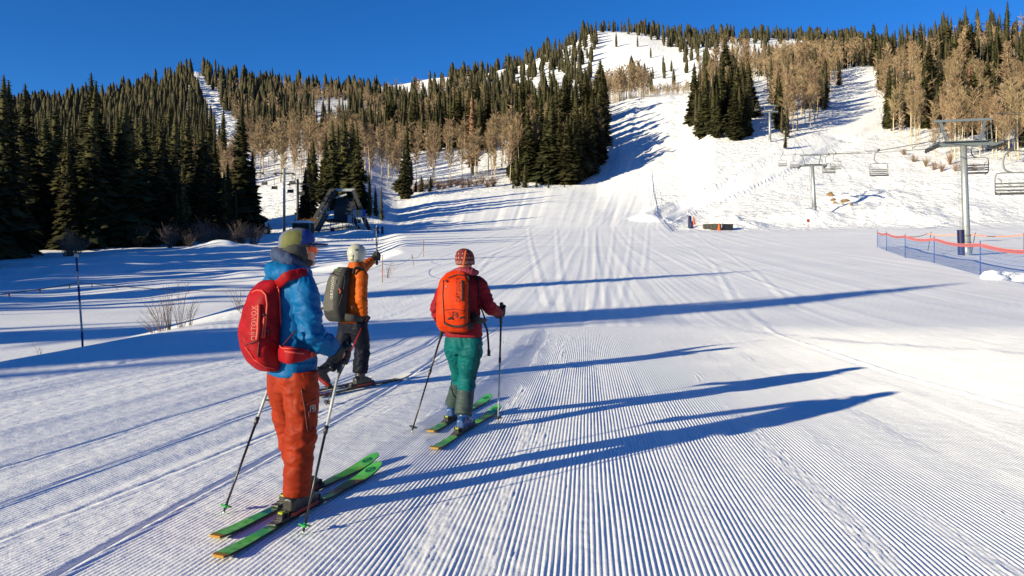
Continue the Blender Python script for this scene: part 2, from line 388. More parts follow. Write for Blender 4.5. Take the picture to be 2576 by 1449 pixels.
def snow_material():
    m = bpy.data.materials.new('snow'); m.use_nodes = True; t = m.node_tree; N, L = t.nodes, t.links
    b = N['Principled BSDF']; b.inputs['Roughness'].default_value = 0.55; b.inputs['Specular IOR Level'].default_value = 0.25
    geo = N.new('ShaderNodeNewGeometry')
    def nz(scale, det):
        n = N.new('ShaderNodeTexNoise'); n.inputs['Scale'].default_value = scale; n.inputs['Detail'].default_value = det
        L.new(geo.outputs['Position'], n.inputs['Vector']); return n
    a, c, f = nz(.25, 5), nz(7.0, 5), nz(70.0, 2)
    rp = N.new('ShaderNodeValToRGB'); rp.color_ramp.elements[0].color = (.80, .81, .825, 1); rp.color_ramp.elements[1].color = (.90, .90, .905, 1)
    rp.color_ramp.elements[0].position = .3; rp.color_ramp.elements[1].position = .7
    L.new(a.outputs['Fac'], rp.inputs['Fac']); L.new(rp.outputs['Color'], b.inputs['Base Color'])
    b1 = N.new('ShaderNodeBump'); b1.inputs['Distance'].default_value = .020; b1.inputs['Strength'].default_value = .5; L.new(c.outputs['Fac'], b1.inputs['Height'])
    b2 = N.new('ShaderNodeBump'); b2.inputs['Distance'].default_value = .003; b2.inputs['Strength'].default_value = .5; L.new(f.outputs['Fac'], b2.inputs['Height'])
    sx = N.new('ShaderNodeSeparateXYZ'); L.new(geo.outputs['Position'], sx.inputs[0])
    mr = N.new('ShaderNodeAttribute'); mr.attribute_name = 'rough'
    g = nz(.55, 6); g.inputs['Roughness'].default_value = .62
    ml = N.new('ShaderNodeMath'); ml.operation = 'MULTIPLY'; L.new(g.outputs['Fac'], ml.inputs[0]); L.new(mr.outputs['Fac'], ml.inputs[1])
    b0 = N.new('ShaderNodeBump'); b0.inputs['Distance'].default_value = 1.3; b0.inputs['Strength'].default_value = .8; L.new(ml.outputs[0], b0.inputs['Height']); L.new(b0.outputs['Normal'], b1.inputs['Normal'])
    L.new(b1.outputs['Normal'], b2.inputs['Normal']); L.new(b2.outputs['Normal'], b.inputs['Normal'])
    return m
SNOW = snow_material()

def grid_faces(nr, nc, wrap=False):
    r = np.arange(nr - 1)[:, None]; c = np.arange(nc if wrap else nc - 1)[None, :]; c2 = (c + 1) % nc
    return np.stack([r * nc + c, r * nc + c2, (r + 1) * nc + c2, (r + 1) * nc + c], -1).reshape(-1, 4)

def build_ground():
    inf = np.radians(np.arange(-37, 37.01, 0.1)); out = np.radians(np.concatenate([np.arange(40, 180, 3.0), np.arange(180, 322, 3.0)]))
    th = np.concatenate([inf, out])                               # bearing, 0 = straight ahead
    r = np.concatenate([np.geomspace(1.2, 30, 170), np.geomspace(30, 420, 300)[1:], np.geomspace(420, 1000, 90)[1:], np.geomspace(1000, 3000, 20)[1:]])
    TH, R_ = np.meshgrid(th, r); X = R_ * np.sin(TH); Y = R_ * np.cos(TH)
    Z = H(X, Y, True) - 0.075 * in_cord(X, Y)
    c = np.array([[0, 0, float(H(0, 0))]])
    V = np.concatenate([np.stack([X, Y, Z], -1).reshape(-1, 3), c]); nc = len(th); Fq = grid_faces(len(r), nc, True)[:, ::-1]
    ci = len(V) - 1; j = np.arange(nc)
    Ft = np.stack([j, (j + 1) % nc, np.full(nc, ci), np.full(nc, ci)], -1)
    me = np_mesh('ground', V, Fq)
    at = me.attributes.new('rough', 'FLOAT', 'POINT'); at.data.foreach_set('value', np.concatenate([(1 - groomed(X, Y, Z)).ravel() * (Y.ravel() > 100), [0.]]).astype(np.float32))
    o = link('ground', me, None, SNOW); struct(o); return o
build_ground()

def build_cord():
    per = 4; cs = np.arange(CORD_C[0], CORD_C[1], PITCH / per); ys = np.geomspace(CORD_Y[0], CORD_Y[1], 185)
    C, Y = np.meshgrid(cs, ys); X = cord_x(C, Y)
    wob = 0.0035 * noise2(C * 3, Y * 1.3, 90) + .0015 * noise2(C * 30, Y * 3, 97)
    ph = (C + wob) / PITCH * 2 * np.pi
    ridge = np.cos(ph); ridge = np.sign(ridge) * np.abs(ridge) ** .9
    amp = 0.0030 * (1 - .25 * (1 - sstep(-1.8, -.3, C)) + .40 * sstep(.8, 3.0, C) + .6 * sstep(7, 12, Y) * sstep(1.5, 4, C)) * (1 + .25 * noise2(C * 9, Y * .35, 91)) * (1 - .3 * sstep(9, 18, Y))
    # crumbled strips where two passes meet
    def strip(c0, wd, k): return np.exp(-((C - c0 - .05 * noise2(Y * .8, Y * 0 + k, 95)) / wd) ** 2) * sstep(-.2, .5, noise2(Y * .9 + k, C * 3, 96) + .25)
    cr = np.maximum.reduce([strip(-.42, .10, 1), strip(-.10, .06, 2), strip(.05, .05, 9), strip(2.05, .10, 4), strip(2.62, .09, 5), strip(-1.55, .07, 6) * .6, strip(3.4, .12, 7), strip(-2.3, .1, 8)])
    left = (1 - sstep(-3.0, -2.0, C + .25 * noise2(Y * .35, C, 98)))
    patch = sstep(.15, .5, fbm2((C) * 2.5, Y * .5, 99, 2)) * .5
    band = fbm2(C * 1.5, Y * .05, 194, 2); cr = np.clip(np.maximum(cr, np.maximum(left * (.18 + .82 * sstep(-.02, .22, band)), patch * sstep(-1.0, -2.6, C))), 0, 1)
    rub = (np.abs(fbm2(X * 34, Y * 30, 92, 2)) - .2) * .016 + noise2(X * 70, Y * 50, 93) * .003
    xt = seg_d(X, Y, [((u_ - CX) / F * (F * EYE / (y_ - HY)), F * EYE / (y_ - HY)) for u_, y_ in ((1300, 762), (1480, 778), (1700, 806), (1900, 838), (2150, 862), (2400, 878), (2600, 892))])
    cr = np.maximum(cr, np.exp(-(xt / .22) ** 2) * sstep(-.5, .2, noise2(X * 3, Y * 3, 140)))
    lanes = fbm2((C) * 4.2, Y * .08, 94, 2) * left
    fade = 1 - .8 * sstep(14.5, 18.6, Y)
    Z = H(X, Y) + (amp * ridge * (1 - .85 * cr) + cr * rub * (.75 + .5 * lanes) * (1 - .45 * left) + lanes * .008) * fade
    # single ski / snowmobile grooves
    for (c0, sl, dp) in ((-2.42, -.10, .022), (-3.55, -.02, .024), (-4.3, .0, .016), (-2.9, .02, .010)):
        d = C - (c0 + sl * (Y - 6)) - .02 * noise2(Y * 1.2, Y * 0 + c0, 101)
        Z = Z - dp * np.exp(-(d / .028) ** 2) + dp * .45 * np.exp(-((d - .06) / .03) ** 2)
    d = seg_d(X, Y, TRACKS[7]); Z = Z + .011 * np.exp(-(d / .045) ** 2) * (1 + .8 * noise2(X * 6, Y * 6, 120)) - .004 * np.exp(-((d - .14) / .07) ** 2)
    cl = noise2(X * 21, Y * 21, 111); Z = Z + np.clip(cl - .95, 0, 1) * .15           # loose crumbs
    e = sstep(0, .30, C - CORD_C[0]) * sstep(0, .30, CORD_C[1] - C) * sstep(0, .25, Y - CORD_Y[0]) * (1 - sstep(CORD_Y[1] - 1.6, CORD_Y[1], Y))
    Z = Z + .012 - .10 * (1 - e)
    me = np_mesh('groomed_snow', np.stack([X, Y, Z], -1).reshape(-1, 3), grid_faces(len(ys), len(cs)))
    o = link('groomed_snow', me, None, SNOW); struct(o)
build_cord()

# ------------------------------------------------------------------ trees
def conifer_arrays(seed, nlev, nb, seg, W, low=.05, ragged=.25, core=.42, ex=.62):
    """boughs scattered up the stem: drooping, jagged fronds; unit height"""
    r = random.Random(seed); V, Q = [], []
    def add(ps, fs):
        b = len(V); V.extend(ps); Q.extend([tuple(i + b for i in f) for f in fs])
    lob = [(r.uniform(0, 6.28), r.uniform(low, 1), r.uniform(-.35, .3)) for _ in range(9)]
    def env(t, a):
        e = W * (max(0.0, 1 - t) ** ex) + .004
        if t < low + .10: e *= .6 + .4 * (t - low) / .10
        k = 1.0
        for la, lt, lk in lob:
            k += lk * math.exp(-((t - lt) / .07) ** 2) * (0.5 + .5 * math.cos(a - la))
        return e * max(.35, k)
    total = nlev * nb
    for i in range(total):
        t = low + (1 - low) * (1 - (1 - (i + r.random()) / total) ** .72)
        a = i * 2.39996 + r.uniform(-.6, .6)
        L = env(t, a) * r.uniform(1 - ragged * 1.6, 1 + ragged)
        z0 = min(t, .985); dr = L * r.uniform(.15, .70) * (1 - .55 * t); up = L * r.uniform(0, .18)
        ca, sa = math.cos(a), math.sin(a); wd = L * r.uniform(.20, .36); r0 = r.uniform(.10, .45)
        pts = []
        for s_ in range(seg + 1):
            f = s_ / seg; rr = L * (r0 + (1 - r0) * f); zz = z0 - dr * f ** 1.25 + up * max(0, f - .5)
            wv = wd * (math.sin(math.pi * (0.18 + .78 * f)) ** .8) * r.uniform(.55, 1.35) if s_ < seg else wd * .05
            sg1, sg2 = wv * r.uniform(.1, .95), wv * r.uniform(.1, .95); w1, w2 = wv * r.uniform(.6, 1.2), wv * r.uniform(.6, 1.2)
            pts.append(((rr*ca + w1*sa, rr*sa - w1*ca, zz - sg1), (rr*ca, rr*sa, zz), (rr*ca - w2*sa, rr*sa + w2*ca, zz - sg2)))
        P = [p for row in pts for p in row]; fs = []
        for s_ in range(seg):
            b = s_ * 3; fs += [(b, b+1, b+4, b+3), (b+1, b+2, b+5, b+4)]
        add(P, fs)
    if core:
        n, nr = (8, 9) if seg > 1 else (6, 6); prev = None
        for i in range(nr):
            t = low + (1 - low) * i / (nr - 1)
            ring = []
            for j in range(n):
                a = 6.283 * j / n; R_ = (env(t, a) * core * r.uniform(.75, 1.25)) if t < .98 else .002
                ring.append((R_*math.cos(a), R_*math.sin(a), t * .985 + r.uniform(-.3, .3) / nr * (0 < i < nr - 1)))
            b = len(V); V.extend(ring)
            if prev is not None: Q.extend([(prev+j, prev+(j+1) % n, b+(j+1) % n, b+j) for j in range(n)])
            prev = b
    return np.array(V, float), np.array(Q, int)
def trunk_arrays(r0, n=6, bend=0, seed=0, rings=4, top=1.0):
    rr = random.Random(seed); V, Q = [], []; ox = oy = 0
    for i in range(rings + 1):
        t = i / rings; R_ = r0 * (1 - .9 * t) + .0004
        if i: ox += rr.uniform(-bend, bend); oy += rr.uniform(-bend, bend)
        V += [(ox + R_*math.cos(6.283*j/n), oy + R_*math.sin(6.283*j/n), t * top - .015) for j in range(n)]
        if i: Q += [((i-1)*n+j, (i-1)*n+(j+1) % n, i*n+(j+1) % n, i*n+j) for j in range(n)]
    return np.array(V, float), np.array(Q, int)
def aspen_arrays(seed, nbr, ntw, tw=.0045, start=.42, spread=.13):
    """bare crown: limbs and twigs as thin slivers, unit height"""
    r = random.Random(seed); V, Q = [], []
    def sliver(p, q, w_):
        d = q - p; s_ = d.cross(Vector((r.uniform(-1, 1), r.uniform(-1, 1), r.uniform(-.3, .3))))
        if s_.length < 1e-6: return
        s_.normalize(); s_ *= w_; b = len(V)
        V.extend([tuple(p - s_), tuple(p + s_), tuple(q + s_ * .25), tuple(q - s_ * .25)]); Q.append((b, b+1, b+2, b+3))
    for i in range(nbr):
        t = start + (1 - start) * (i / nbr) ** .9; a = r.random() * 6.283
        L = spread * (1.25 - .75 * abs((t - start) / (1 - start) - .35) * 1.3) * r.uniform(.7, 1.2)
        p = Vector((0, 0, t)); d = Vector((math.cos(a), math.sin(a), r.uniform(.7, 1.5))).normalized()
        q = p + d * L; sliver(p, q, tw * 1.3)
        for k in range(ntw):
            s0 = p.lerp(q, r.uniform(.25, 1)); dd = (d + Vector((r.uniform(-1, 1), r.uniform(-1, 1), r.uniform(-.2, .9))) * .8).normalized()
            sliver(s0, s0 + dd * L * r.uniform(.25, .55), tw)
    return np.array(V, float), np.array(Q, int)

BARK = mat('bark', (.085, .062, .045), .9, .35, 30); 
ASPBARK = mat('aspen_bark', (.46, .38, .27), .8, .30, 40, obj_rand=.15)
NEEDLE = mat('needles', (.022, .026, .011), .8, .5, 1.1, spec=.1, col2=(.066, .056, .022), obj_rand=.35)
NEEDLE_FAR = mat('needles_far', (.024, .026, .013), .8, .5, .30, spec=.1, col2=(.072, .058, .030))
TWIG = mat('twigs', (.185, .132, .080), .85, .3, 1.0, spec=.1, col2=(.30, .215, .130), obj_rand=.22)
TWIG_FAR = mat('twigs_far', (.185, .132, .080), .85, .3, .12, spec=.1, col2=(.30, .215, .130))
RUST = mat('dead_needles', (.13, .070, .042), .85, .4, 1.0, spec=.1, col2=(.19, .11, .065), obj_rand=.2)

CON_HI = [conifer_arrays(100 + i, 60, 14, 3, w_, lo, rg, .5, ex) for i, (w_, lo, rg, ex) in enumerate(((.150, .02, .30, .78), (.120, .03, .32, .70), (.160, .02, .28, .80), (.125, .03, .34, .78)))]
CON_MID = [conifer_arrays(200 + i, 32, 10, 2, w_, lo, rg, .5, ex) for i, (w_, lo, rg, ex) in enumerate(((.105, .03, .32, .60), (.085, .05, .34, .50), (.125, .02, .30, .66), (.075, .10, .40, .5), (.095, .06, .36, .55)))]
CON_LOW = [conifer_arrays(300 + i, 18, 8, 1, w_, .02, .45, .42, .62) for i, w_ in enumerate((.135, .115, .16, .14))]
CON_FAR = [conifer_arrays(350 + i, 6, 6, 1, w_, .02, .45, .58, .55) for i, w_ in enumerate((.20, .16, .25))]
ASP_MID = [aspen_arrays(400 + i, 60, 18, .0030, st, sp) for i, (st, sp) in enumerate(((.36, .13), (.48, .11), (.30, .14), (.55, .10)))]
ASP_LOW = [aspen_arrays(450 + i, 24, 6, .0085, st, sp) for i, (st, sp) in enumerate(((.30, .14), (.42, .12), (.25, .15)))]
def q_mesh(name, arr, m, smooth=False):
    me = np_mesh(name, arr[0], arr[1], smooth); me.materials.append(m); return me
ME = {'hi': [q_mesh('crown', a, NEEDLE) for a in CON_HI], 'mid': [q_mesh('crown', a, NEEDLE) for a in CON_MID], 'rust': [q_mesh('crown', a, RUST) for a in CON_MID[3:5]],
      'asp': [q_mesh('crown', a, TWIG) for a in ASP_MID]}
TR_CON = [q_mesh('trunk', trunk_arrays(.011, 7, 0, 1, 4, .97), BARK, True)]
TR_ASP = [q_mesh('trunk', trunk_arrays(.0105, 6, .006, 5 + i, 6, .96), ASPBARK, True) for i in range(3)]

TREES = []     # kind, X, Y, height, fat, zone
def zone(name, d0, d1, u0, u1, spacing, pick, hgt, poly=None, excl=(), jit=1.0, keep=None):
    """jittered scatter over ground cells between two depths and bearings"""
    Xs, Ys = [], []
    y = d0
    while y < d1:
        sp = spacing * (1 + (y - d0) / max(1, d1 - d0) * .35); x0, x1 = (u0 - CX) / F * y, (u1 - CX) / F * y
        xs = np.arange(x0, x1, sp); Xs.append(xs + NR.uniform(-.5, .5, len(xs)) * sp * jit); Ys.append(y + NR.uniform(-.5, .5, len(xs)) * sp * jit); y += sp
    X, Y = np.concatenate(Xs), np.concatenate(Ys); Z = H(X, Y); u, v = CX + F * X / Y, HY - F * (Z - EYE) / Y
    ok = np.ones(len(X), bool)
    if poly is not None: ok &= in_poly(u, v, poly)
    for e in excl: ok &= ~in_poly(u, v, e)
    for i in np.nonzero(ok)[0]:
        if keep is not None and NR.random() > keep(u[i], v[i], Y[i], X[i]): continue
        k = pick(u[i], v[i], X[i], Y[i])
        h = hgt(k) * (NR.uniform(.60, 1.12) + .38 * NR.random() ** 3)
        TREES.append((k, float(X[i]), float(Y[i]), float(Z[i]), h, NR.uniform(.70, 1.6), name))
def mixer(pa, sc=.03, seed=1, rust=.0):
    def f(u, v, X, Y):
        n = float(noise2(np.array([X * sc]), np.array([Y * sc]), seed)[0]) * .5 + .5
        p = pa(u, v) if callable(pa) else pa
        if NR.random() < rust: return 'rust'
        return 'aspen' if n * .75 + NR.random() * .25 < p else 'conifer'
    return f
RUN1 = [(470, 178), (505, 182), (535, 240), (560, 275), (600, 335), (610, 420), (560, 420), (540, 370), (508, 290), (488, 215)]
GAP1 = [(620, 440), (700, 470), (780, 480), (800, 560), (600, 560)]; GAP2 = [(775, 285), (890, 262), (900, 300), (800, 330)]
hgt = lambda k: {'conifer': 16.5, 'rust': 15, 'aspen': 13.0}[k]
# slope of the left mountain
zone('left slope', 150, 330, -60, 1010, 5.2, mixer(lambda u, v: .25 if u < 560 else .70, .03, 3), lambda k: hgt(k) * 1.0, None, (RUN1, GAP1, GAP2), keep=lambda u, v, Y, X: 0.0 if (u < 560 and Y < 215) or (600 < u < 860 and v > 478) or (860 < u < 1000 and v > 470) else .9)
zone('left mountain', 330, 715, -40, 1180, 6.8, mixer(lambda u, v: .12 if u < 540 else (.58 if v > 235 else .30), .02, 4), hgt, None, (RUN1, GAP2))
# centre block
CEN = [(975, 478), (1040, 462), (1130, 462), (1240, 462), (1300, 462), (1400, 462), (1440, 463), (1475, 440), (1505, 400), (1512, 340), (1524, 290), (1526, 275), (1480, 268), (1400, 262), (1300, 256), (1150, 244), (960, 234), (960, 400)]
CLR = [(975, 500), (975, 452), (1010, 440), (1130, 405), (1160, 425), (1090, 445), (1040, 458), (1040, 500)]
zone('centre wood', 195, 410, 960, 1540, 5.6, mixer(lambda u, v: .80 if u < 1230 and v > 385 else (.46 if v > 400 else .46), .045, 6, .006), lambda k: hgt(k) * (1.35 if k != 'aspen' else 1.05), CEN, (CLR,), keep=lambda u, v, Y, X: .55 if v > 425 and u < 1280 else .95)
zone('centre wood', 410, 600, 960, 1540, 7.0, mixer(.30, .03, 7), lambda k: hgt(k) * 1.0, CEN)
zone('crest aspens', 445, 520, 1500, 1625, 4.5, mixer(.97), lambda k: 17.0)
zone('crest brush', 425, 470, 1628, 1745, 3.4, mixer(1.2), lambda k: 6.5)
# clumps between the runs
CLA = [(1742, 345), (1780, 345), (1850, 353), (1882, 350), (1888, 300), (1880, 250), (1880, 205), (1830, 190), (1770, 200), (1750, 240)]
zone('clump by the moguls', 200, 420, 1735, 1895, 4.4, mixer(.40, .06, 12, .0), lambda k: 18, CLA, keep=lambda u, v, Y, X: .8)
CLB = [(1972, 347), (1992, 347), (2050, 312), (2085, 262), (2118, 205), (2135, 172), (2190, 168), (2190, 140), (1870, 140), (1870, 200), (1926, 206), (1940, 285)]
zone('clump by the steep run', 215, 520, 1860, 2200, 4.3, mixer(.62, .05, 14, .008), lambda k: 16 if k != 'aspen' else 14, CLB)
zone('crest aspens above the run', 428, 520, 2090, 2215, 5.0, mixer(.85, .05, 15), lambda k: 13)
# right hand forest
RGT = [(2198, 180), (2206, 215), (2218, 270), (2232, 335), (2262, 356), (2310, 385), (2360, 402), (2440, 408), (2560, 428), (2760, 440), (2800, 60), (2200, 60)]
zone('right wood', 165, 310, 2195, 2720, 4.4, mixer(lambda u, v: .66, .05, 16, .012), lambda k: 16.5 if k != 'aspen' else 14, RGT, keep=lambda u, v, Y, X: .70 if v > 350 else .95)
zone('right wood', 310, 440, 2195, 2720, 5.2, mixer(.50, .04, 17, .0), lambda k: 18 if k != 'aspen' else 13, RGT)
# the big mountain
FACE = [(1505, 80), (1560, 82), (1620, 95), (1720, 138), (1690, 175), (1600, 185), (1560, 215), (1520, 215), (1500, 160), (1495, 110)]
FACE2 = [(1800, 112), (1900, 112), (2010, 104), (2010, 130), (1900, 140), (1830, 160), (1790, 160)]
def mk(u, v, Y, X):
    if in_poly(np.array([u]), np.array([v]), FACE)[0]: return .07
    if in_poly(np.array([u]), np.array([v]), FACE2)[0]: return .05
    n = float(fbm2(np.array([X * .016]), np.array([Y * .012]), 51, 2)[0])
    n2 = float(fbm2(np.array([X * .03]), np.array([Y * .02]), 53, 2)[0])
    if u < 1500: return (.20 if u < 1380 else .30) + .65 * (n + .5 * n2 > -.06)
    if v < 128: return .85 if u < 1780 else .62
    return .06 + .75 * (n + .5 * n2 > .10)
zone('mountain', 560, 925, 1140, 2240, 8.0, mixer(lambda u, v: .02 if v < 150 else .06), lambda k: 15, None, keep=mk)
# hand placed trees near the lift station, at the piste edge and the tall stand on the left
def at(u, d, h, kind='conifer', fat=1.0, zn='left stand'):
    X = (u - CX) / F * d; TREES.append((kind, X, d, float(H(X, d)), h, fat, zn))
for u, d, h, f in ((14, 92, 19.5, 1.0), (62, 88, 18.5, .95), (-30, 95, 18, 1.1), (110, 104, 17, 1.0), (160, 98, 16, 1.05), (237, 94, 20.2, 1.12), (200, 110, 18, 1.0), (285, 102, 16.5, 1.0), (322, 94, 16.8, 1.25),
                   (365, 112, 17.5, .9), (405, 100, 15, 1.1), (430, 108, 17.5, .85), (462, 96, 10.0, .9), (447, 95, 6.5, .9), (505, 104, 15.8, 1.15), (545, 118, 15, 1.0), (575, 112, 11, .8), (604, 116, 19.0, 1.05), (627, 121, 13, .9), (350, 125, 20, 1.1),
                   (520, 130, 19, 1.0), (255, 125, 20, 1.0), (130, 125, 21, 1.1), (30, 120, 20, 1.1), (390, 132, 20, 1.0), (470, 128, 19, 1.1), (75, 105, 15, 1.0), (560, 104, 9, 1.0), (180, 88, 12, 1.0), (590, 106, 7, .9)):
    at(u, d, h * 1.10, 'conifer', f * 1.08)
for u, d, h, f in ((835, 152, 18.8, 1.15), (870, 157, 20.5, .95), (905, 150, 18.5, 1.05), (815, 160, 16, 1.0), (930, 148, 9.5, 1.1), (960, 146, 7.2, 1.0), (945, 152, 6.5, 1.0), (790, 165, 15, 1.0), (850, 166, 17, 1.0), (890, 168, 19, 1.0), (765, 140, 11, 1.0), (776, 146, 13, 1.0)):
    at(u, d, h, 'conifer', f, 'lift clump')
for u, d, h in ((1022, 163, 5), (1035, 170, 6), (1060, 158, 3.6), (1082, 157, 3.4), (1046, 159, 2.6), (1300, 158, 7), (1320, 157, 5), (1350, 157, 2.0), (1380, 156, 2.0), (1290, 156, 1.6), (1420, 157, 1.3), (675, 128, 2.2), (1975, 205, 5)):
    k = 1.32 if u > 1000 and u < 1500 else 1.0; at(u, d * k, h * k * 1.1, 'conifer', 1.7, 'young')
for i, (u, v) in enumerate(((1296, 457), (1312, 453), (1330, 458), (1348, 452), (1366, 455), (1382, 460), (1395, 455), (1410, 462), (1426, 463), (1440, 462), (1452, 455), (1463, 446), (1472, 440), (1480, 431), (1488, 423), (1494, 414), (1499, 404), (1503, 394), (1506, 382), (1508, 370), (1510, 356), (1512, 342), (1514, 327), (1517, 312), (1519, 299), (1521, 287), (1523, 276),
                            (1455, 440), (1470, 425), (1482, 410), (1490, 395), (1496, 378), (1500, 360), (1503, 340), (1400, 445), (1430, 448), (1320, 440), (1355, 438))):
    at(u, find_depth(u, v, 180, 480), (19 + (i * 7 % 9) * .9) * (1 if v > 330 else .9), 'conifer', 1.0 + (i * 5 % 7) * .07, 'centre wood')
# trees on the sunny side of the meadow, left of the view: their shadows lie across the piste
def caster(q, tip, h):
    """a tree whose shadow runs along offset q across the light and ends at x = tip on the snow"""
    X = tip - .815 * h / math.tan(SUN_EL); Y = (q + .58 * X) / .815
    seen = Y > 5 and CX + F * X / Y > -70
    TREES.append(('conifer', X, Y, float(H(X, Y)), h, NR.uniform(.9, 1.15) if seen else NR.uniform(1.1, 1.7), 'left stand' if seen else 'beyond the frame'))
for q, tip, h in ((12.6, 2, 18), (14, 8, 20), (15.3, 26, 21), (16.5, 14, 19), (17.6, 4, 18), (25.5, 21, 20), (26.6, 2, 19), (27.5, -9, 17), (24.6, -6, 18), (22.5, -12, 17), (29, -10, 18),
                  (45.5, 12, 20), (47, 2, 19), (70, 10, 20), (73, 16, 21), (76, 20, 21), (79, 4, 20), (82, 22, 21), (58, 0, 19), (64, 4, 19), (38, -9, 18), (35.5, -16, 17), (96, 12, 20), (104, 18, 21), (88, 10, 20)):
    caster(q, tip, h)
for q in np.arange(38.5, 94, 1.9):
    for t0 in (-10, -17, -24, -32, -42):
        caster(q + NR.uniform(-1.3, 1.3), t0 + NR.uniform(-5, 5), NR.uniform(15, 21))

LBL = {
 'left stand': ('tall dark spruce in the shaded stand at the left edge', 'spruces of the left stand'),
 'lift clump': ('dense spruce in the clump right behind the black lift station', 'spruces behind the lift station'),
 'young': ('small young conifer standing alone on the open snow', 'young conifers on open snow'),
 'left slope': ('slender conifer on the wooded slope between left stand and lift station', 'conifers on the left slope'),
 'left mountain': ('small distant conifer high on the left mountain', 'conifers on the left mountain'),
 'centre wood': ('slender conifer in the central wood left of the wide white run', 'conifers of the central wood'),
 'clump by the moguls': ('conifer in the narrow clump right of the mogul run', 'conifers of the mogul clump'),
 'clump by the steep run': ('conifer in the clump left of the narrow steep run', 'conifers of the clump by the steep run'),
 'crest aspens above the run': ('conifer on the crest above the narrow steep run', 'conifers above the steep run'),
 'right wood': ('conifer in the mixed wood on the right hillside', 'conifers of the right wood'),
 'crest aspens': ('conifer among the aspens on the crest', 'conifers on the crest'),
 'mountain': ('small distant conifer on the snowy mountain', 'conifers on the mountain'),
}
ALB = {
 'left slope': ('bare tan aspen on the wooded slope behind the lift station', 'aspens on the left slope'),
 'left mountain': ('small distant bare aspen on the left mountain', 'aspens on the left mountain'),
 'centre wood': ('bare tan aspen in the central wood left of the wide white run', 'aspens of the central wood'),
 'clump by the moguls': ('bare tan aspen in the narrow clump right of the mogul run', 'aspens of the mogul clump'),
 'clump by the steep run': ('bare tan aspen in the clump left of the narrow steep run', 'aspens of the clump by the steep run'),
 'crest aspens above the run': ('bare tan aspen on the crest above the narrow steep run', 'aspens above the steep run'),
 'right wood': ('bare tan aspen in the mixed wood on the right hillside', 'aspens of the right wood'),
 'crest aspens': ('bare tan aspen in the row on the crest of the wide run', 'aspens on the crest'),
 'crest brush': ('low tan brush on the crest beside the mogul run', 'brush on the crest'),
 'mountain': ('small distant bare tree on the snowy mountain', 'bare trees on the mountain'),
}
NAMED = {(237, 94): 'tallest broad spruce of the shaded left stand, its tip against the sky', (462, 96): 'short slender spruce standing in front of the left stand', (447, 95): 'smallest spruce in front of the left stand',
 (604, 116): 'dark spruce at the right end of the left stand, beside the snow gap', (14, 92): 'tall spruce at the very left edge of the picture', (62, 88): 'second tall spruce from the left edge', (322, 94): 'broad dark spruce in the middle of the left stand', (505, 104): 'olive lit spruce near the right end of the left stand', (405, 100): 'wide spruce right of the middle of the left stand',
 (835, 152): 'broad spruce directly behind the black lift station, left of its clump', (870, 157): 'tallest spruce of the clump behind the lift station', (905, 150): 'tall spruce right of the lift station roof', (960, 146): 'small dark spruce at the right end of the station clump', (930, 148): 'half height spruce right of the station clump',
 (675, 128): 'tiny young conifer between the thin lift towers', (1975, 205): 'young conifer at the foot of the clump left of the steep run'}
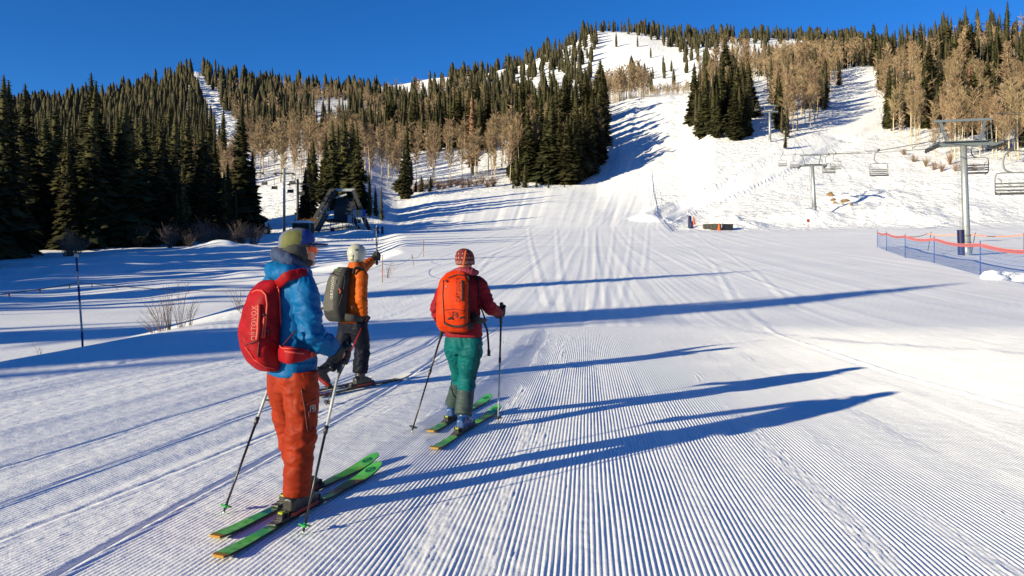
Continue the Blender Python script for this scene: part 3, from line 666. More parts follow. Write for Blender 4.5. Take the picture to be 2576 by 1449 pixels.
def plant():
    order = sorted(TREES, key=lambda t: -t[4] / max(t[2], 5) - (1 if t[6] in ('young', 'lift clump', 'left stand') else 0))
    cnt = {'conifer': 0, 'aspen': 0, 'rust': 0}; rest = {'conifer': [], 'aspen': []}
    for k, X, Y, Z, h, f, zn in order:
        vis = zn != 'beyond the frame' and Y > 5 and -40 < CX + F * X / Y < 2640
        if vis and cnt[k] < (300 if k != 'rust' else 40):
            cnt[k] += 1
            lb, gp = (ALB if k == 'aspen' else LBL)[zn]
            nk = (int(round(CX + F * X / Y)), int(round(Y)))
            if zn in ('left stand', 'lift clump', 'young') and nk in NAMED: lb = NAMED[nk]
            if k == 'rust': lb, gp = 'rust brown dead conifer ' + lb.split('conifer ')[-1].split('aspen ')[-1], 'dead ' + gp
            o = bpy.data.objects.new('aspen_tree' if k == 'aspen' else 'conifer_tree', None); COL.objects.link(o)
            o.location = (X, Y, Z - .1); o.rotation_euler = (NR.uniform(-.04, .04), NR.uniform(-.04, .04), NR.uniform(0, 6.28)); o.scale = (h * f, h * f, h); tag(o, lb, 'tree', gp)
            if k == 'aspen': tm, cm = TR_ASP, ME['asp']
            elif k == 'rust': tm, cm = TR_CON, ME['rust']
            else: tm, cm = TR_CON, (ME['hi'] if h / Y > .075 and h > 5 else ME['mid'])
            for nm, pool in (('trunk', tm), ('crown', cm)):
                c = bpy.data.objects.new(nm, pool[NR.integers(len(pool))]); COL.objects.link(c); c.parent = o
        else: rest['aspen' if k == 'aspen' else 'conifer'].append((k, X, Y, Z, h, f, zn))
    for k, lst in rest.items():
        Vs, Qs, n = [], [], 0
        Tv, Tq, tn = [], [], 0
        for kk, X, Y, Z, h, f, zn in lst:
            if k == 'conifer': A = (CON_LOW if zn == 'beyond the frame' else CON_FAR if Y > 480 else CON_LOW)
            else: A = ASP_LOW
            v, q = A[NR.integers(len(A))]; a = NR.uniform(0, 6.28); ca, sa = math.cos(a), math.sin(a)
            vv = np.stack([(v[:, 0]*ca - v[:, 1]*sa) * h * f + X, (v[:, 0]*sa + v[:, 1]*ca) * h * f + Y, v[:, 2] * h + Z - .1], -1)
            Vs.append(vv); Qs.append(q + n); n += len(vv)
            if k == 'aspen':
                v, q = trunk_arrays(.011, 4, .004, int(X * 10), 2, .95)
                Tv.append(v * np.array([h, h, h]) + np.array([X, Y, Z])); Tq.append(q + tn); tn += len(v)
        V = np.concatenate(Vs); Q = np.concatenate(Qs); mi = np.zeros(len(Q), int)
        mats = [NEEDLE_FAR if k == 'conifer' else TWIG_FAR]
        if Tv:
            Q = np.concatenate([Q, np.concatenate(Tq) + len(V)]); V = np.concatenate([V] + Tv); mi = np.concatenate([mi, np.ones(len(Q) - len(mi), int)]); mats.append(ASPBARK)
        me = np_mesh(k + '_forest', V, Q, False, mi)
        o = link(k + '_forest', me, None, mats); struct(o, 'stuff')
        o['label'] = {'conifer': 'distant dark conifer forest covering the mountain slopes', 'aspen': 'distant bare tan aspen thickets on the slopes'}[k]; o['category'] = 'forest'
    print('TREES', len(TREES), cnt, {k: len(v) for k, v in rest.items()})
plant()

# ------------------------------------------------------------------ people, their packs, skis and poles
def remesh_np(mb, voxel, smooth=6, factor=.5):
    """union of the collected closed shapes as one continuous skin -> verts, faces (world)"""
    me = mb.mesh('tmp'); o = bpy.data.objects.new('tmp', me); COL.objects.link(o)
    r = o.modifiers.new('r', 'REMESH'); r.mode = 'VOXEL'; r.voxel_size = voxel; r.adaptivity = 0
    if smooth:
        s = o.modifiers.new('s', 'SMOOTH'); s.iterations = smooth; s.factor = factor
    dg = bpy.context.evaluated_depsgraph_get(); ev = o.evaluated_get(dg); m2 = ev.to_mesh()
    n = len(m2.vertices); V = np.empty(n * 3, np.float32); m2.vertices.foreach_get('co', V); V = V.reshape(-1, 3).astype(float)
    Nn = np.empty(n * 3, np.float32); m2.vertices.foreach_get('normal', Nn); Nn = Nn.reshape(-1, 3).astype(float)
    Fq = [tuple(p.vertices) for p in m2.polygons]
    ev.to_mesh_clear(); bpy.data.objects.remove(o); bpy.data.meshes.remove(me)
    return V, Nn, Fq
def skin(name, mb, mats, parent, voxel=.009, smooth=6, folds=(), wob=.004, wf=9.0, seed=0, pick=None, clipf=None):
    V, Nn, Fq = remesh_np(mb, voxel, smooth)
    d = wob * noise3(V[:, 0]*wf, V[:, 1]*wf, V[:, 2]*wf, seed) + wob * .5 * noise3(V[:, 0]*wf*2.3, V[:, 1]*wf*2.3, V[:, 2]*wf*2.3, seed + 1)
    for i, (c, rad, amp, ax, fr) in enumerate(folds):
        c = np.array(tuple(c)); a = np.array(tuple(Vector(ax).normalized())); dv = V - c; dist = np.linalg.norm(dv, axis=1)
        t = dv @ a; per = dv - t[:, None] * a; e1 = np.array(tuple(Vector(ax).orthogonal().normalized())); e2 = np.cross(a, e1)
        nz = noise3(t * fr + 1.5 * noise3(per @ e1 * 9, per @ e2 * 9, t * 5, seed + 7 + i), per @ e1 * 5, per @ e2 * 5, seed + 3 + i)
        nz2 = noise3(t * fr * 2.1 + 2.0 * noise3(per @ e1 * 14, per @ e2 * 14, t * 9, seed + 17 + i), per @ e1 * 11, per @ e2 * 11, seed + 23 + i)
        d = d + amp * np.exp(-(dist / rad) ** 2) * (.85 * (1 - 2.6 * np.abs(nz)) + .60 * (1 - 2.6 * np.abs(nz2)))
    V = V + Nn * d[:, None]
    org = ORG[parent.name]; V = V - np.array(tuple(org))
    me = bpy.data.meshes.new(name); me.from_pydata(V.tolist(), [], Fq)
    me.polygons.foreach_set('use_smooth', [True] * len(me.polygons))
    if pick is not None:
        cen = np.array([np.mean(V[list(f)], axis=0) for f in Fq]) + np.array(tuple(org)); me.polygons.foreach_set('material_index', pick(cen).astype(np.int32))
    me.update()
    return link(name, me, parent, mats)
def se_ring(c, A, B, a, b, n=28, p=2.4):
    out = []
    for j in range(n):
        t = 2 * math.pi * j / n; ct, st = math.cos(t), math.sin(t)
        out.append(c + A * (a * math.copysign(abs(ct) ** (2 / p), ct)) + B * (b * math.copysign(abs(st) ** (2 / p), st)))
    return out
def heading(deg):
    t = math.radians(deg); f = Vector((math.sin(t), math.cos(t), 0)); r = Vector((math.cos(t), -math.sin(t), 0)); return f, r
UP = Vector((0, 0, 1))
def K(r, g, b, k=.42):
    c = srgb(r, g, b); return tuple(x * k for x in c)
def interp_rings(rows, sub=4):
    """rows: (center, a, b) smoothly resampled"""
    P = [r[0] for r in rows]; R_ = [(r[1], r[2]) for r in rows]
    return list(zip(*smooth_path(P, R_, sub)))
def torso(mb, rows, R_, Fw, p=2.5):
    mb.loft([se_ring(c, R_, Fw, ab[0], ab[1], 28, p) for c, ab in interp_rings(rows)])
def limb(mb, pts, rad, n=16):
    mb.tube(pts, rad, n, sub=5)

def glove(parent, name, g, u, wrist, mats, side=1, sc=1.0, cuff=True):
    """fist closed round a pole: palm, four bent fingers, thumb, cuff"""
    g, u, wrist = Vector(g), Vector(u).normalized(), Vector(wrist)
    f = (g - wrist); f = (f - u * f.dot(u)).normalized(); s = u.cross(f).normalized() * side
    mb = MB(); pc = g - f * .030 * sc + s * .006 * sc
    mb.ball(pc, (.024 * sc, .040 * sc, .050 * sc), (f, s, u))
    for i, (du, ln) in enumerate(((.036, .96), (.012, 1.04), (-.012, 1.0), (-.035, .86))):
        b = g + u * (du * sc); k = sc * ln
        P = [b - f*.034*k + s*.030*k, b - f*.004*k + s*.043*k, b + f*.024*k + s*.030*k, b + f*.034*k + s*.002*k, b + f*.020*k - s*.022*k, b - f*.002*k - s*.020*k]
        mb.tube(P, [.0125*sc, .0130*sc, .0125*sc, .0120*sc, .0115*sc, .0095*sc], 10, sub=3)
    b = g + u * (.046 * sc)
    mb.tube([b - f*.036*sc - s*.024*sc - u*.03*sc, b - f*.008*sc - s*.036*sc - u*.005*sc, b + f*.018*sc - s*.026*sc + u*.006*sc, b + f*.034*sc + s*.002*sc + u*.006*sc], [.016*sc, .0145*sc, .013*sc, .010*sc], 10, sub=3)
    if cuff:
        mb.tube([wrist + (wrist - g).normalized() * .03, wrist, pc.lerp(wrist, .35), pc], [.050*sc, .046*sc, .038*sc, .034*sc], 14, sub=3)
    return skin(name, mb, mats, parent, .0048, 2, wob=.0012, wf=30)

def pole(label, grip, tip, colu, coll, basket_col, gripmat, group=None, along=1.0, bstar=4, up_end=None, mid_ring=None, gl=.13):
    """ski pole: grip point at the hand, tip in the snow"""
    grip, tip = Vector(grip), Vector(tip); d = (grip - tip).normalized(); side = d.orthogonal().normalized(); s2 = d.cross(side)
    t = empty('ski_pole', tip, label, 'ski pole', group)
    top = grip + d * .09; mid = tip.lerp(grip, .56)
    m = MB(); m.tube([tip + d * .02, mid], [.0072, .0085], 10); m.build('lower_shaft', coll, t, True)
    m = MB(); m.tube([mid - d*.01, grip - d * .10], [.0095, .0100], 10); m.build('upper_shaft', colu, t, True)
    m = MB(); m.tube([mid - d*.02, mid + d*.03], [.0135, .0135], 10); m.build('clamp', gripmat, t, True)
    m = MB(); m.tube([grip - d*.12, grip - d*.08, grip - d*.02, grip + d*.04, grip + d*.075, top], [.013, .0165, .0150, .0165, .020, .012], 12, sub=3); m.build('grip', gripmat, t, True)
    m = MB(); m.tube([tip, tip + d * .035], [.0025, .006], 8); m.build('tip', MATS['alu'], t, True)
    m = MB(); bc = tip + d * .055
    m.tube([bc - d*.012, bc + d*.016], [.014, .010], 10)
    for i in range(bstar):
        a = 2*math.pi*(i+.2)/bstar; v = side*math.cos(a) + s2*math.sin(a)
        m.tube([bc, bc + v*.022 + d*.002, bc + v*.046 + d*.006], [(.010, .004), (.014, .003), (.006, .002)], 8, ref=v.cross(d))
        v2 = side*math.cos(a + math.pi/bstar) + s2*math.sin(a + math.pi/bstar)
        m.tube([bc + v*.034, bc + v2*.036 + d*.001, bc + (side*math.cos(a+2*math.pi/bstar) + s2*math.sin(a+2*math.pi/bstar))*.034], [.0035]*3, 6, sub=3)
    m.build('basket', basket_col, t, True)
    m = MB(); a = top - d*.01; m.tube([a, a + side*.05 - d*.05, a + side*.04 - d*.13, a + side*.01 - d*.10], [(.009, .002)]*4, 6, sub=4); m.build('wrist_strap', gripmat, t, True)
    return t

def ski(label, foot, dirv, L, back, mats, bands, group=None, W=.108, logo=None, tail=True, snow=True):
    """ski lying on the snow: foot = boot middle, dirv = heading, back = metres of ski behind the boot middle"""
    foot = Vector(foot); d = Vector((dirv[0], dirv[1], 0)).normalized(); s = Vector((d.y, -d.x, 0)); th = .011
    t = empty('ski', foot, label, 'ski', group); n = 46
    def prof(x):     # x 0 tail .. 1 tip -> half width, height of base
        wv = W * (.46 - .14 * math.sin(math.pi * min(1, max(0, (x - .05) / .8))) + .08 * sstep(.55, .86, x) * 1.0)
        if x > .885: wv *= math.sqrt(max(.0006, 1 - ((x - .885) / .1165) ** 2.6))
        if x < .02: wv *= .80 + .2 * x / .02
        z = .016 + .050 * float(sstep(.80, 1.04, x)) ** 1.2 + .008 * float(1 - sstep(0, .10, x))
        return float(wv), z
    def P(x, k, dz): 
        wv, z = prof(x); return foot + d * (x * L - back) + s * (wv * k) + UP * (z + dz)
    xs = [i / n for i in range(n + 1)]
    m = MB(); m.loft([[P(x, -1, 0), P(x, 1, 0), P(x, 1, th * (1 - .55 * float(sstep(.8, 1, x)))), P(x, -1, th * (1 - .55 * float(sstep(.8, 1, x))))] for x in xs]); m.build('core', mats['edge'], t)
    for i, (x0, x1, mk_) in enumerate(bands):
        m = MB(); k = 8; tz = .0012
        def top(x): return th * (1 - .55 * float(sstep(.8, 1, x))) + tz
        rows = [[P(x0 + (x1 - x0) * j / k, -.93, top(x0 + (x1 - x0) * j / k)), P(x0 + (x1 - x0) * j / k, .93, top(x0 + (x1 - x0) * j / k))] for j in range(k + 1)]
        V = [p for r in rows for p in r]; m.add(V, [(2*j, 2*j+1, 2*j+3, 2*j+2) for j in range(k)]); m.build('top_sheet', mats[mk_], t)
    if tail:
        m = MB(); m.loft([[P(x, -.97, th+.003), P(x, .97, th+.003), P(x, .97, -.001), P(x, -.97, -.001)] for x in (-.004, .006, .014)]); m.build('tail_cap', mats['tail'], t)
    if logo:
        x0 = logo; cz = th * .6 + .004
        def lp(a, b): 
            x = x0 + b / L; return P(x, a / prof(x)[0], th * (1 - .55 * float(sstep(.8, 1, x))) + .0025)
        m = MB(); ring = []; N = 24
        V = [lp(.034 * math.cos(6.283*j/N), .052 * math.sin(6.283*j/N)) for j in range(N)] + [lp(.026 * math.cos(6.283*j/N), .041 * math.sin(6.283*j/N)) for j in range(N)]
        m.add(V, [(j, (j+1) % N, N + (j+1) % N, N + j) for j in range(N)])
        for sg in (1, -1):
            m.add([lp(sg*a, sg*b) for a, b in ((.003, .040), (-.020, .006), (-.004, .006), (-.006, -.004), (.022, .012), (.010, .036))], [tuple(range(6))] if sg == 1 else [tuple(range(6))])
        m.build('logo', mats['logo'], t)
    # binding: toe piece and heel piece
    for nm, off, ln in (('toe_binding', .165, .09), ('heel_binding', -.185, .12)):
        m = MB(); c = foot + d * off + UP * (.016 + th + .012)
        m.box(c, (.058, ln, .022), (s, d, UP)); m.box(c + UP*.022 + d*(.01 if off > 0 else -.01), (.040, ln*.55, .03), (s, d, UP))
        m.bar(c + s*.03 + UP*.01, c + s*.034 + UP*.045, .012); m.bar(c - s*.03 + UP*.01, c - s*.034 + UP*.045, .012)
        o = m.build(nm, mats['bind'], t)
        m = MB(); m.box(c + UP*.042 - d*.02, (.030, .03, .012), (s, d, UP)); m.build('lever', mats['lever'], o)
    m = MB(); m.bar(foot - d*.20 + UP*(.016+th+.006), foot - d*.30 + UP*(.016+th+.012), .05, .012); m.build('brake', mats['bind'], t)
    return t

def boot(parent, foot, dirv, ankle, shin_top, mats, sc=1.0, pitch=0):
    """alpine touring boot: lower shell, cuff, sole, buckles. foot = sole middle"""
    foot = Vector(foot); d = Vector(dirv).normalized(); s = d.cross(UP).normalized(); u = s.cross(d)
    m = MB()
    prof = [(-.145, .036, .050, .050), (-.12, .044, .062, .060), (-.06, .045, .070, .066), (0, .044, .062, .060), (.06, .049, .050, .050), (.11, .048, .040, .042), (.145, .036, .032, .034)]
    m.loft([se_ring(foot + d*(x*sc) + u*(zc*sc), s, u, w_*sc, h*sc, 20, 2.8) for x, w_, h, zc in prof])
    ank = foot - d*.045*sc + u*.10*sc
    m.tube([ank, ank.lerp(Vector(shin_top), .5), Vector(shin_top)], [.062*sc, .064*sc, .068*sc], 18, sub=4)
    o = skin('boot', m, mats['shell'], parent, .007, 3, wob=.001, wf=25)
    m = MB()
    m.loft([[foot + d*(x*sc) + s*(w_*sc) + u*(-.004), foot + d*(x*sc) - s*(w_*sc) + u*(-.004), foot + d*(x*sc) - s*(w_*sc) + u*(.018*sc), foot + d*(x*sc) + s*(w_*sc) + u*(.018*sc)] for x, w_ in ((-.15, .030), (-.12, .040), (-.03, .038), (.05, .046), (.11, .045), (.15, .030))])
    m.build('sole', mats['sole'], o)
    for i, (a, b) in enumerate(((.055, .075), (.0, .10))):
        m = MB(); c = foot + d*(a*sc) + u*(b*sc)
        m.tube([c - s*.048*sc + u*-.02*sc, c + u*.024*sc, c + s*.048*sc + u*-.02*sc], [(.010, .006)]*3, 8, ref=d, sub=4); m.build('buckle', mats['buckle'], o, True)
    cdir = (Vector(shin_top) - ank)
    for k in (.45, .8):
        m = MB(); c = ank + cdir * k
        m.tube([c + (s*math.cos(a) + d*math.sin(a))*.070*sc for a in [x*.3 for x in range(-1, 12)]], [(.011, .005)]*13, 8, ref=UP); m.build('cuff_strap', mats['buckle'], o, True)
    return o

def text_verts(txt, size, spacing=1.1, ext=0):
    cu = bpy.data.curves.new('txt', 'FONT'); cu.body = txt; cu.size = size; cu.space_character = spacing; cu.align_x = 'CENTER'; cu.align_y = 'CENTER'; cu.resolution_u = 2
    o = bpy.data.objects.new('txt', cu); COL.objects.link(o)
    dg = bpy.context.evaluated_depsgraph_get(); ev = o.evaluated_get(dg); me = ev.to_mesh()
    V = [Vector(v.co) for v in me.vertices]; Fc = [tuple(p.vertices) for p in me.polygons]
    ev.to_mesh_clear(); bpy.data.objects.remove(o); bpy.data.curves.remove(cu)
    return V, Fc
def bvh_of(obj):
    me = obj.data; org = ORG[obj.name]
    return BVHTree.FromPolygons([Vector(v.co) + org for v in me.vertices], [tuple(p.vertices) for p in me.polygons])
def drape(bvh, V, c, X, Y, out, lift=.002, far=.6):
    """lay flat 2D verts on a surface: c origin, X/Y axes, projected along -out"""
    res = []
    for v in V:
        p = c + X * v[0] + Y * v[1] + out * far
        h = bvh.ray_cast(p, -out)
        res.append((h[0] if h[0] is not None else c + X * v[0] + Y * v[1]) + out * lift)
    return res
def decal(name, bvh, V, Fc, c, X, Y, out, m, parent, lift=.002):
    mb = MB(); mb.add(drape(bvh, V, c, X, Y, out, lift), Fc); return mb.build(name, m, parent)
def surf_line(bvh, pts, c, X, Y, out, lift=.003, n=6):
    P = []
    for a, b in zip(pts[:-1], pts[1:]):
        for k in range(n): P.append((a[0] + (b[0]-a[0])*k/n, a[1] + (b[1]-a[1])*k/n))
    P.append(pts[-1]); return drape(bvh, P, c, X, Y, out, lift)

CAMP = Vector((0, 0, EYE))
def cast(bvh, x, y, lift=.003, dflt=5.0):
    d = (px(x, y, 1.0) - CAMP).normalized(); h = bvh.ray_cast(CAMP, d)
    if h[0] is None: return px(x, y, dflt)
    n = h[1] if h[1].dot(d) < 0 else -h[1]
    return h[0] + n * lift
def trace(bvh, pts, lift=.003, n=5, dflt=5.0):
    """a seam, zip or strap following a garment through the given picture points"""
    P = []
    for a, b in zip(pts[:-1], pts[1:]):
        for k in range(n): P.append(cast(bvh, a[0]+(b[0]-a[0])*k/n, a[1]+(b[1]-a[1])*k/n, lift, dflt))
    P.append(cast(bvh, *pts[-1], lift, dflt)); return P
def print_on(name, bvh, V, Fc, p0, p1, hgt, m, parent, lift=.003):
    """flat print whose baseline runs from picture point p0 to p1"""
    xs = [v[0] for v in V]; ys = [v[1] for v in V]; x0, x1, y0, y1 = min(xs), max(xs), min(ys), max(ys)
    ax, ay = p1[0]-p0[0], p1[1]-p0[1]; l = math.hypot(ax, ay); nx, ny = ay/l*hgt, -ax/l*hgt
    mb = MB(); mb.add([cast(bvh, p0[0]+ax*(v[0]-x0)/(x1-x0)+nx*(v[1]-y0)/(y1-y0), p0[1]+ay*(v[0]-x0)/(x1-x0)+ny*(v[1]-y0)/(y1-y0), lift) for v in V], Fc)
    return mb.build(name, m, parent)

# materials
M = {}
def mk(name, *a, **k): M[name] = mat(name, *a, **k); return M[name]
mat('alu', (.42, .43, .45), .35, .1, 30, metal=1.0)
mk('skin_tone', K(222, 160, 132, .62), .5, .12, 30)
mk('blue_shell', K(14, 136, 212, .38), .55, .10, 6, spec=.12, bump=.0005, bscale=220, col2=K(8, 112, 188, .38))
mk('navy_fleece', K(62, 84, 132), .9, .25, 40, bump=.002, bscale=300)
mk('rust_shell', K(196, 64, 26, .39), .6, .10, 6, spec=.12, bump=.0005, bscale=220, col2=K(172, 52, 20, .38))
mk('rust_dark', K(120, 38, 28), .6)
mk('pack_red', K(196, 24, 36), .6, .12, 14, spec=.12, bump=.0005, bscale=260, col2=K(165, 16, 30)); mk('coral', K(250, 78, 62), .6); mk('wine', K(110, 22, 34), .7)
mk('black_cloth', (.012, .012, .013), .75, .3, 30, bump=.0015, bscale=200); mk('black_plastic', (.014, .014, .016), .4, .2, 20)
mk('charcoal', (.030, .031, .032), .9, .25, 60, bump=.001, bscale=300)
mk('olive', K(128, 132, 72), .8, .15, 30); mk('royal', K(28, 72, 176), .7, .1, 20); mk('cap_grey', K(120, 128, 150), .8, .1, 30)
mk('orange_lens', K(255, 84, 4, .9), .25, .2, 30, spec=.25); mk('green_plastic', K(50, 205, 90), .45); mk('lime', K(205, 220, 40), .45)
mk('white_shaft', K(225, 228, 230), .35); mk('shaft_black', (.012, .012, .014), .35)
mk('ski_green', K(88, 186, 70, 1.0), .30, .35, 9, coat=.3, col2=K(64, 158, 58, 1.0)); mk('ski_mid', K(62, 148, 52, 1.0), .35, .3, 12, coat=.2, col2=K(48, 122, 50, 1.0)); mk('ski_dark', K(18, 82, 48, 1.0), .3, .2, 12, coat=.3); mk('ski_olive', K(140, 165, 62, 0.9), .35, .2, 12)
mk('ski_dust', K(56, 150, 50, .9), .6, .3, 22, col2=K(120, 190, 112, .9)); mk('amber', K(214, 160, 40), .5)
mk('red_plastic', K(225, 52, 30), .45); mk('boot_black', (.010, .0105, .011), .45, .2, 12); mk('boot_grey', (.09, .09, .09), .5)
mk('teal_shell', K(0, 130, 132, .38), .6, .12, 6, spec=.12, bump=.0005, bscale=220, col2=K(0, 106, 112, .38)); mk('slate_shell', K(58, 82, 84), .7, .15, 8)
mk('crimson', K(178, 36, 52), .7, .14, 8, spec=.12, bump=.0005, bscale=220, col2=K(150, 26, 46)); mk('pack_orange', K(255, 78, 18), .6, .10, 10, spec=.12, bump=.0005, bscale=240, col2=K(240, 62, 14)); mk('rose', K(196, 70, 88), .8)
mk('hat_maroon', K(142, 46, 48), .9, .2, 60, bump=.002, bscale=250); mk('hat_pink', K(225, 178, 172), .9); mk('hat_orange', K(232, 110, 52), .9)
mk('boot_blue', K(46, 96, 168), .4, .2, 20); mk('boot_cyan', K(40, 170, 205), .4)
mk('down_orange', K(236, 112, 26), .55, .12, 10, spec=.12, bump=.0005, bscale=200, col2=K(214, 94, 20)); mk('pack_grey', K(94, 92, 86), .7, .12, 14, bump=.0005, bscale=240); mk('navy_shell', K(26, 32, 58, .30), .65, .2, 8, spec=.12, bump=.0005, bscale=220)
mk('helmet', K(226, 226, 208), .35, .04, 10, coat=.2); mk('helmet_dark', (.03, .03, .03), .6); mk('ski_black', (.02, .02, .024), .35, .2, 14); mk('ski_white', K(236, 238, 232, .95), .4); mk('print_grey', K(225, 225, 222), .7); mk('print_pink', K(250, 130, 120), .7); mk('print_dark', K(120, 34, 14), .7)

GZ = lambda x, y: float(H(x, y)) + .012
def gpt(x, y):    # picture point lying on the piste
    d = F * EYE / (y - HY)
    return Vector(((x - CX) / F * d, d, GZ((x - CX) / F * d, d)))
def decal_logo(bvh, c, X, Y, out, m, parent, sz=.03, name='logo'):
    """small square emblem with an open R-like stroke"""
    mb = MB()
    def stroke(pts, wd=.16):
        for (a, b), (e, f) in zip(pts[:-1], pts[1:]):
            dx, dy = e - a, f - b; l = math.hypot(dx, dy); nx, ny = -dy / l * wd / 2, dx / l * wd / 2; ex, ey = dx / l * wd / 2, dy / l * wd / 2
            q = [(a - ex + nx, b - ey + ny), (a - ex - nx, b - ey - ny), (e + ex - nx, f + ey - ny), (e + ex + nx, f + ey + ny)]
            mb.add(drape(bvh, [(x * sz, y * sz) for x, y in q], c, X, Y, out, .0025), [(0, 1, 2, 3)])
    stroke([(-.5, -.6), (-.5, .45), (-.38, .6), (.4, .6), (.5, .45), (.5, -.45), (.38, -.6), (-.1, -.6)]); stroke([(-.15, .3), (.2, .3), (.2, .0), (-.15, .0), (.25, -.3)])
    return mb.build(name, m, parent)

# ================================================================ person in blue
def person_blue():
    D = 4.75; j = lambda x, y, dd=0.0: px(x, y, D + dd)
    fw, R_ = heading(48); base = gpt(742, 1288)
    t = empty('person', base, 'skier in blue jacket, rust trousers and cap, standing nearest in profile', 'person')
    hf, hr = heading(68); hc = j(752, 626)
    # skis first
    nd = gpt(938, 1196) - gpt(556, 1414); 
    f_near = gpt(757, 1300); f_far = gpt(762, 1257)
    mats = {'edge': M['shaft_black'], 'tail': M['amber'], 'logo': M['ski_dark'], 'bind': M['black_plastic'], 'lever': M['lime'], 'a': M['ski_green'], 'b': M['ski_mid'], 'c': M['ski_dark'], 'd': M['ski_olive'], 'e': M['ski_dust'], 'f': M['ski_green']}
    bands = [(.012, .17, 'e'), (.17, .235, 'b'), (.235, .30, 'c'), (.30, .41, 'b'), (.41, .57, 'd'), (.57, .69, 'c'), (.69, .80, 'b'), (.80, .995, 'a')]
    ski('nearest green ski under the right boot of the blue skier', f_near, nd, 1.82, .765, mats, bands, 'green skis of the blue skier', logo=.915)
    fd = gpt(922, 1176) - gpt(556, 1360)
    ski('green ski on the far side, under the left boot of the blue skier', f_far, fd, 1.82, .83, mats, bands, 'green skis of the blue skier', logo=.915)
    dn = Vector((nd.x, nd.y, 0)).normalized(); zb = UP * .032
    # joints
    hipR, kneeR, ankR = j(757, 952, -.06), j(757, 1085, -.08), f_near + UP*.16 - dn*.05
    hipL, kneeL, ankL = j(716, 952, .10), j(729, 1085, .20), f_far + UP*.16 - dn*.05
    chest = j(730, 760); shR, elR, wrR = j(762, 718, -.12), j(787, 838, -.16), j(846, 884, -.02)
    hand = j(862, 893, .02); shL, elL, wrL = j(690, 720, .16), j(665, 830, .30), j(700, 885, .42); handL = j(706, 893, .47)
    # body (continuous, mostly under the clothes)
    b = MB(); torso(b, [(j(733, 945), .15, .10), (j(732, 860), .14, .095), (chest, .165, .105), (j(734, 705), .12, .085), (j(744, 680), .06, .06), (j(748, 655), .058, .062)], R_, fw)
    b.ball(hc + UP*.018, (.077, .098, .108), (hr, hf, UP), 22, 16); b.ball(hc + hf*.028 - UP*.066, (.058, .066, .050), (hr, hf, UP))
    b.tube([hc + hf*.088 + UP*.024, hc + hf*.100 + UP*.004, hc + hf*.113 - UP*.016, hc + hf*.104 - UP*.028, hc + hf*.085 - UP*.030], [.009, .011, .0125, .012, .008], 10, sub=3)
    b.ball(hc + hf*.090 - UP*.050, (.026, .014, .008), (hr, hf, UP)); b.ball(hc + hf*.088 - UP*.063, (.023, .013, .009), (hr, hf, UP)); b.ball(hc + hf*.080 - UP*.092, (.030, .024, .020), (hr, hf, UP))
    b.ball(hc + hf*.084 + UP*.036, (.052, .016, .012), (hr, hf, UP)); b.ball(hc + hf*.060 - UP*.045, (.050, .040, .050), (hr, hf, UP))
    for sg in (1, -1): b.ball(hc + hf*.066 + hr*(.040*sg) - UP*.018, (.026, .026, .026), (hr, hf, UP)); b.ball(hc + hr*(.078*sg) - hf*.005 - UP*.005, (.010, .022, .032), (hr, hf, UP))
    for P_, r_ in (((hipR, kneeR, ankR), (.085, .06, .045)), ((hipL, kneeL, ankL), (.085, .06, .045)), ((shR, elR, wrR, hand), (.055, .042, .032, .03)), ((shL, elL, wrL, handL), (.055, .042, .032, .03))):
        limb(b, P_, list(r_))
    skin('body', b, M['skin_tone'], t, .0065, 3, wob=.0006, wf=40)
    # eyes behind the glasses, glasses
    for sg in (1, -1):
        m = MB(); m.ball(hc + hf*.083 + hr*(.031*sg) + UP*.018, .012); m.build('eye', M['white_shaft'], t, True)
    m = MB(); rows = []
    for k in range(13):
        a = -1.25 + 2.5 * k / 12; hw = .022 - .006 * abs(math.sin(a)) - .004 * math.exp(-(a/.16)**2)
        c = hc + hr*(.084*math.sin(a)) + hf*(.038 + .079*math.cos(a)) + UP*.004
        rows.append([c + UP*hw, c - UP*(hw + .006*(abs(a) > .2))])
    for th_ in (0, .003):
        pass
    V = [p for r in rows for p in r]; m.add(V, [(2*k, 2*k+1, 2*k+3, 2*k+2) for k in range(12)]); m.add([p - hf*.003 for p in V], [(2*k, 2*k+2, 2*k+3, 2*k+1) for k in range(12)])
    g = m.build('sunglasses', M['orange_lens'], t, True)
    for sg in (1, -1):
        m = MB(); m.tube([hc + hr*(.079*sg) + hf*.056 + UP*.024, hc + hr*(.082*sg) + hf*.02 + UP*.018, hc + hr*(.080*sg) - hf*.03 + UP*.006], [(.005, .010)]*3, 8, ref=hr, sub=3); m.build('temple', M['black_plastic'], g, True)
    # balaclava: covers neck, jaw sides and the back of the head
    m = MB(); m.ball(hc - hf*.024 - UP*.008, (.095, .092, .112), (hr, hf, UP), 22, 16); m.ball(hc + hf*.018 - UP*.086, (.070, .074, .046), (hr, hf, UP)); m.ball(hc + hf*.010 - UP*.045, (.088, .050, .070), (hr, hf, UP))
    m.tube([hc - hf*.005 - UP*.09, hc - hf*.015 - UP*.15, hc - hf*.03 - UP*.20], [.078, .075, .085], 18, sub=3)
    skin('balaclava', m, M['charcoal'], t, .006, 3, [(hc - UP*.12, .09, .006, UP, 60)], .0015, 25)
    # cap: dome, brim
    m = MB(); cc = hc + UP*.055 - hf*.012; rings = []
    tilt_f = (hf + UP*.06).normalized(); tu = hr.cross(tilt_f); tu = tu if tu.z > 0 else -tu
    for a, h in ((.092, -.048), (.098, -.026), (.100, .000), (.094, .026), (.080, .050), (.058, .067), (.030, .077), (.004, .080)):
        rings.append(se_ring(cc + tu*h - tilt_f*(.012*max(0, -h)/.045), hr, tilt_f, a*.90, a*1.14, 30, 2.1))
    m.loft(rings)
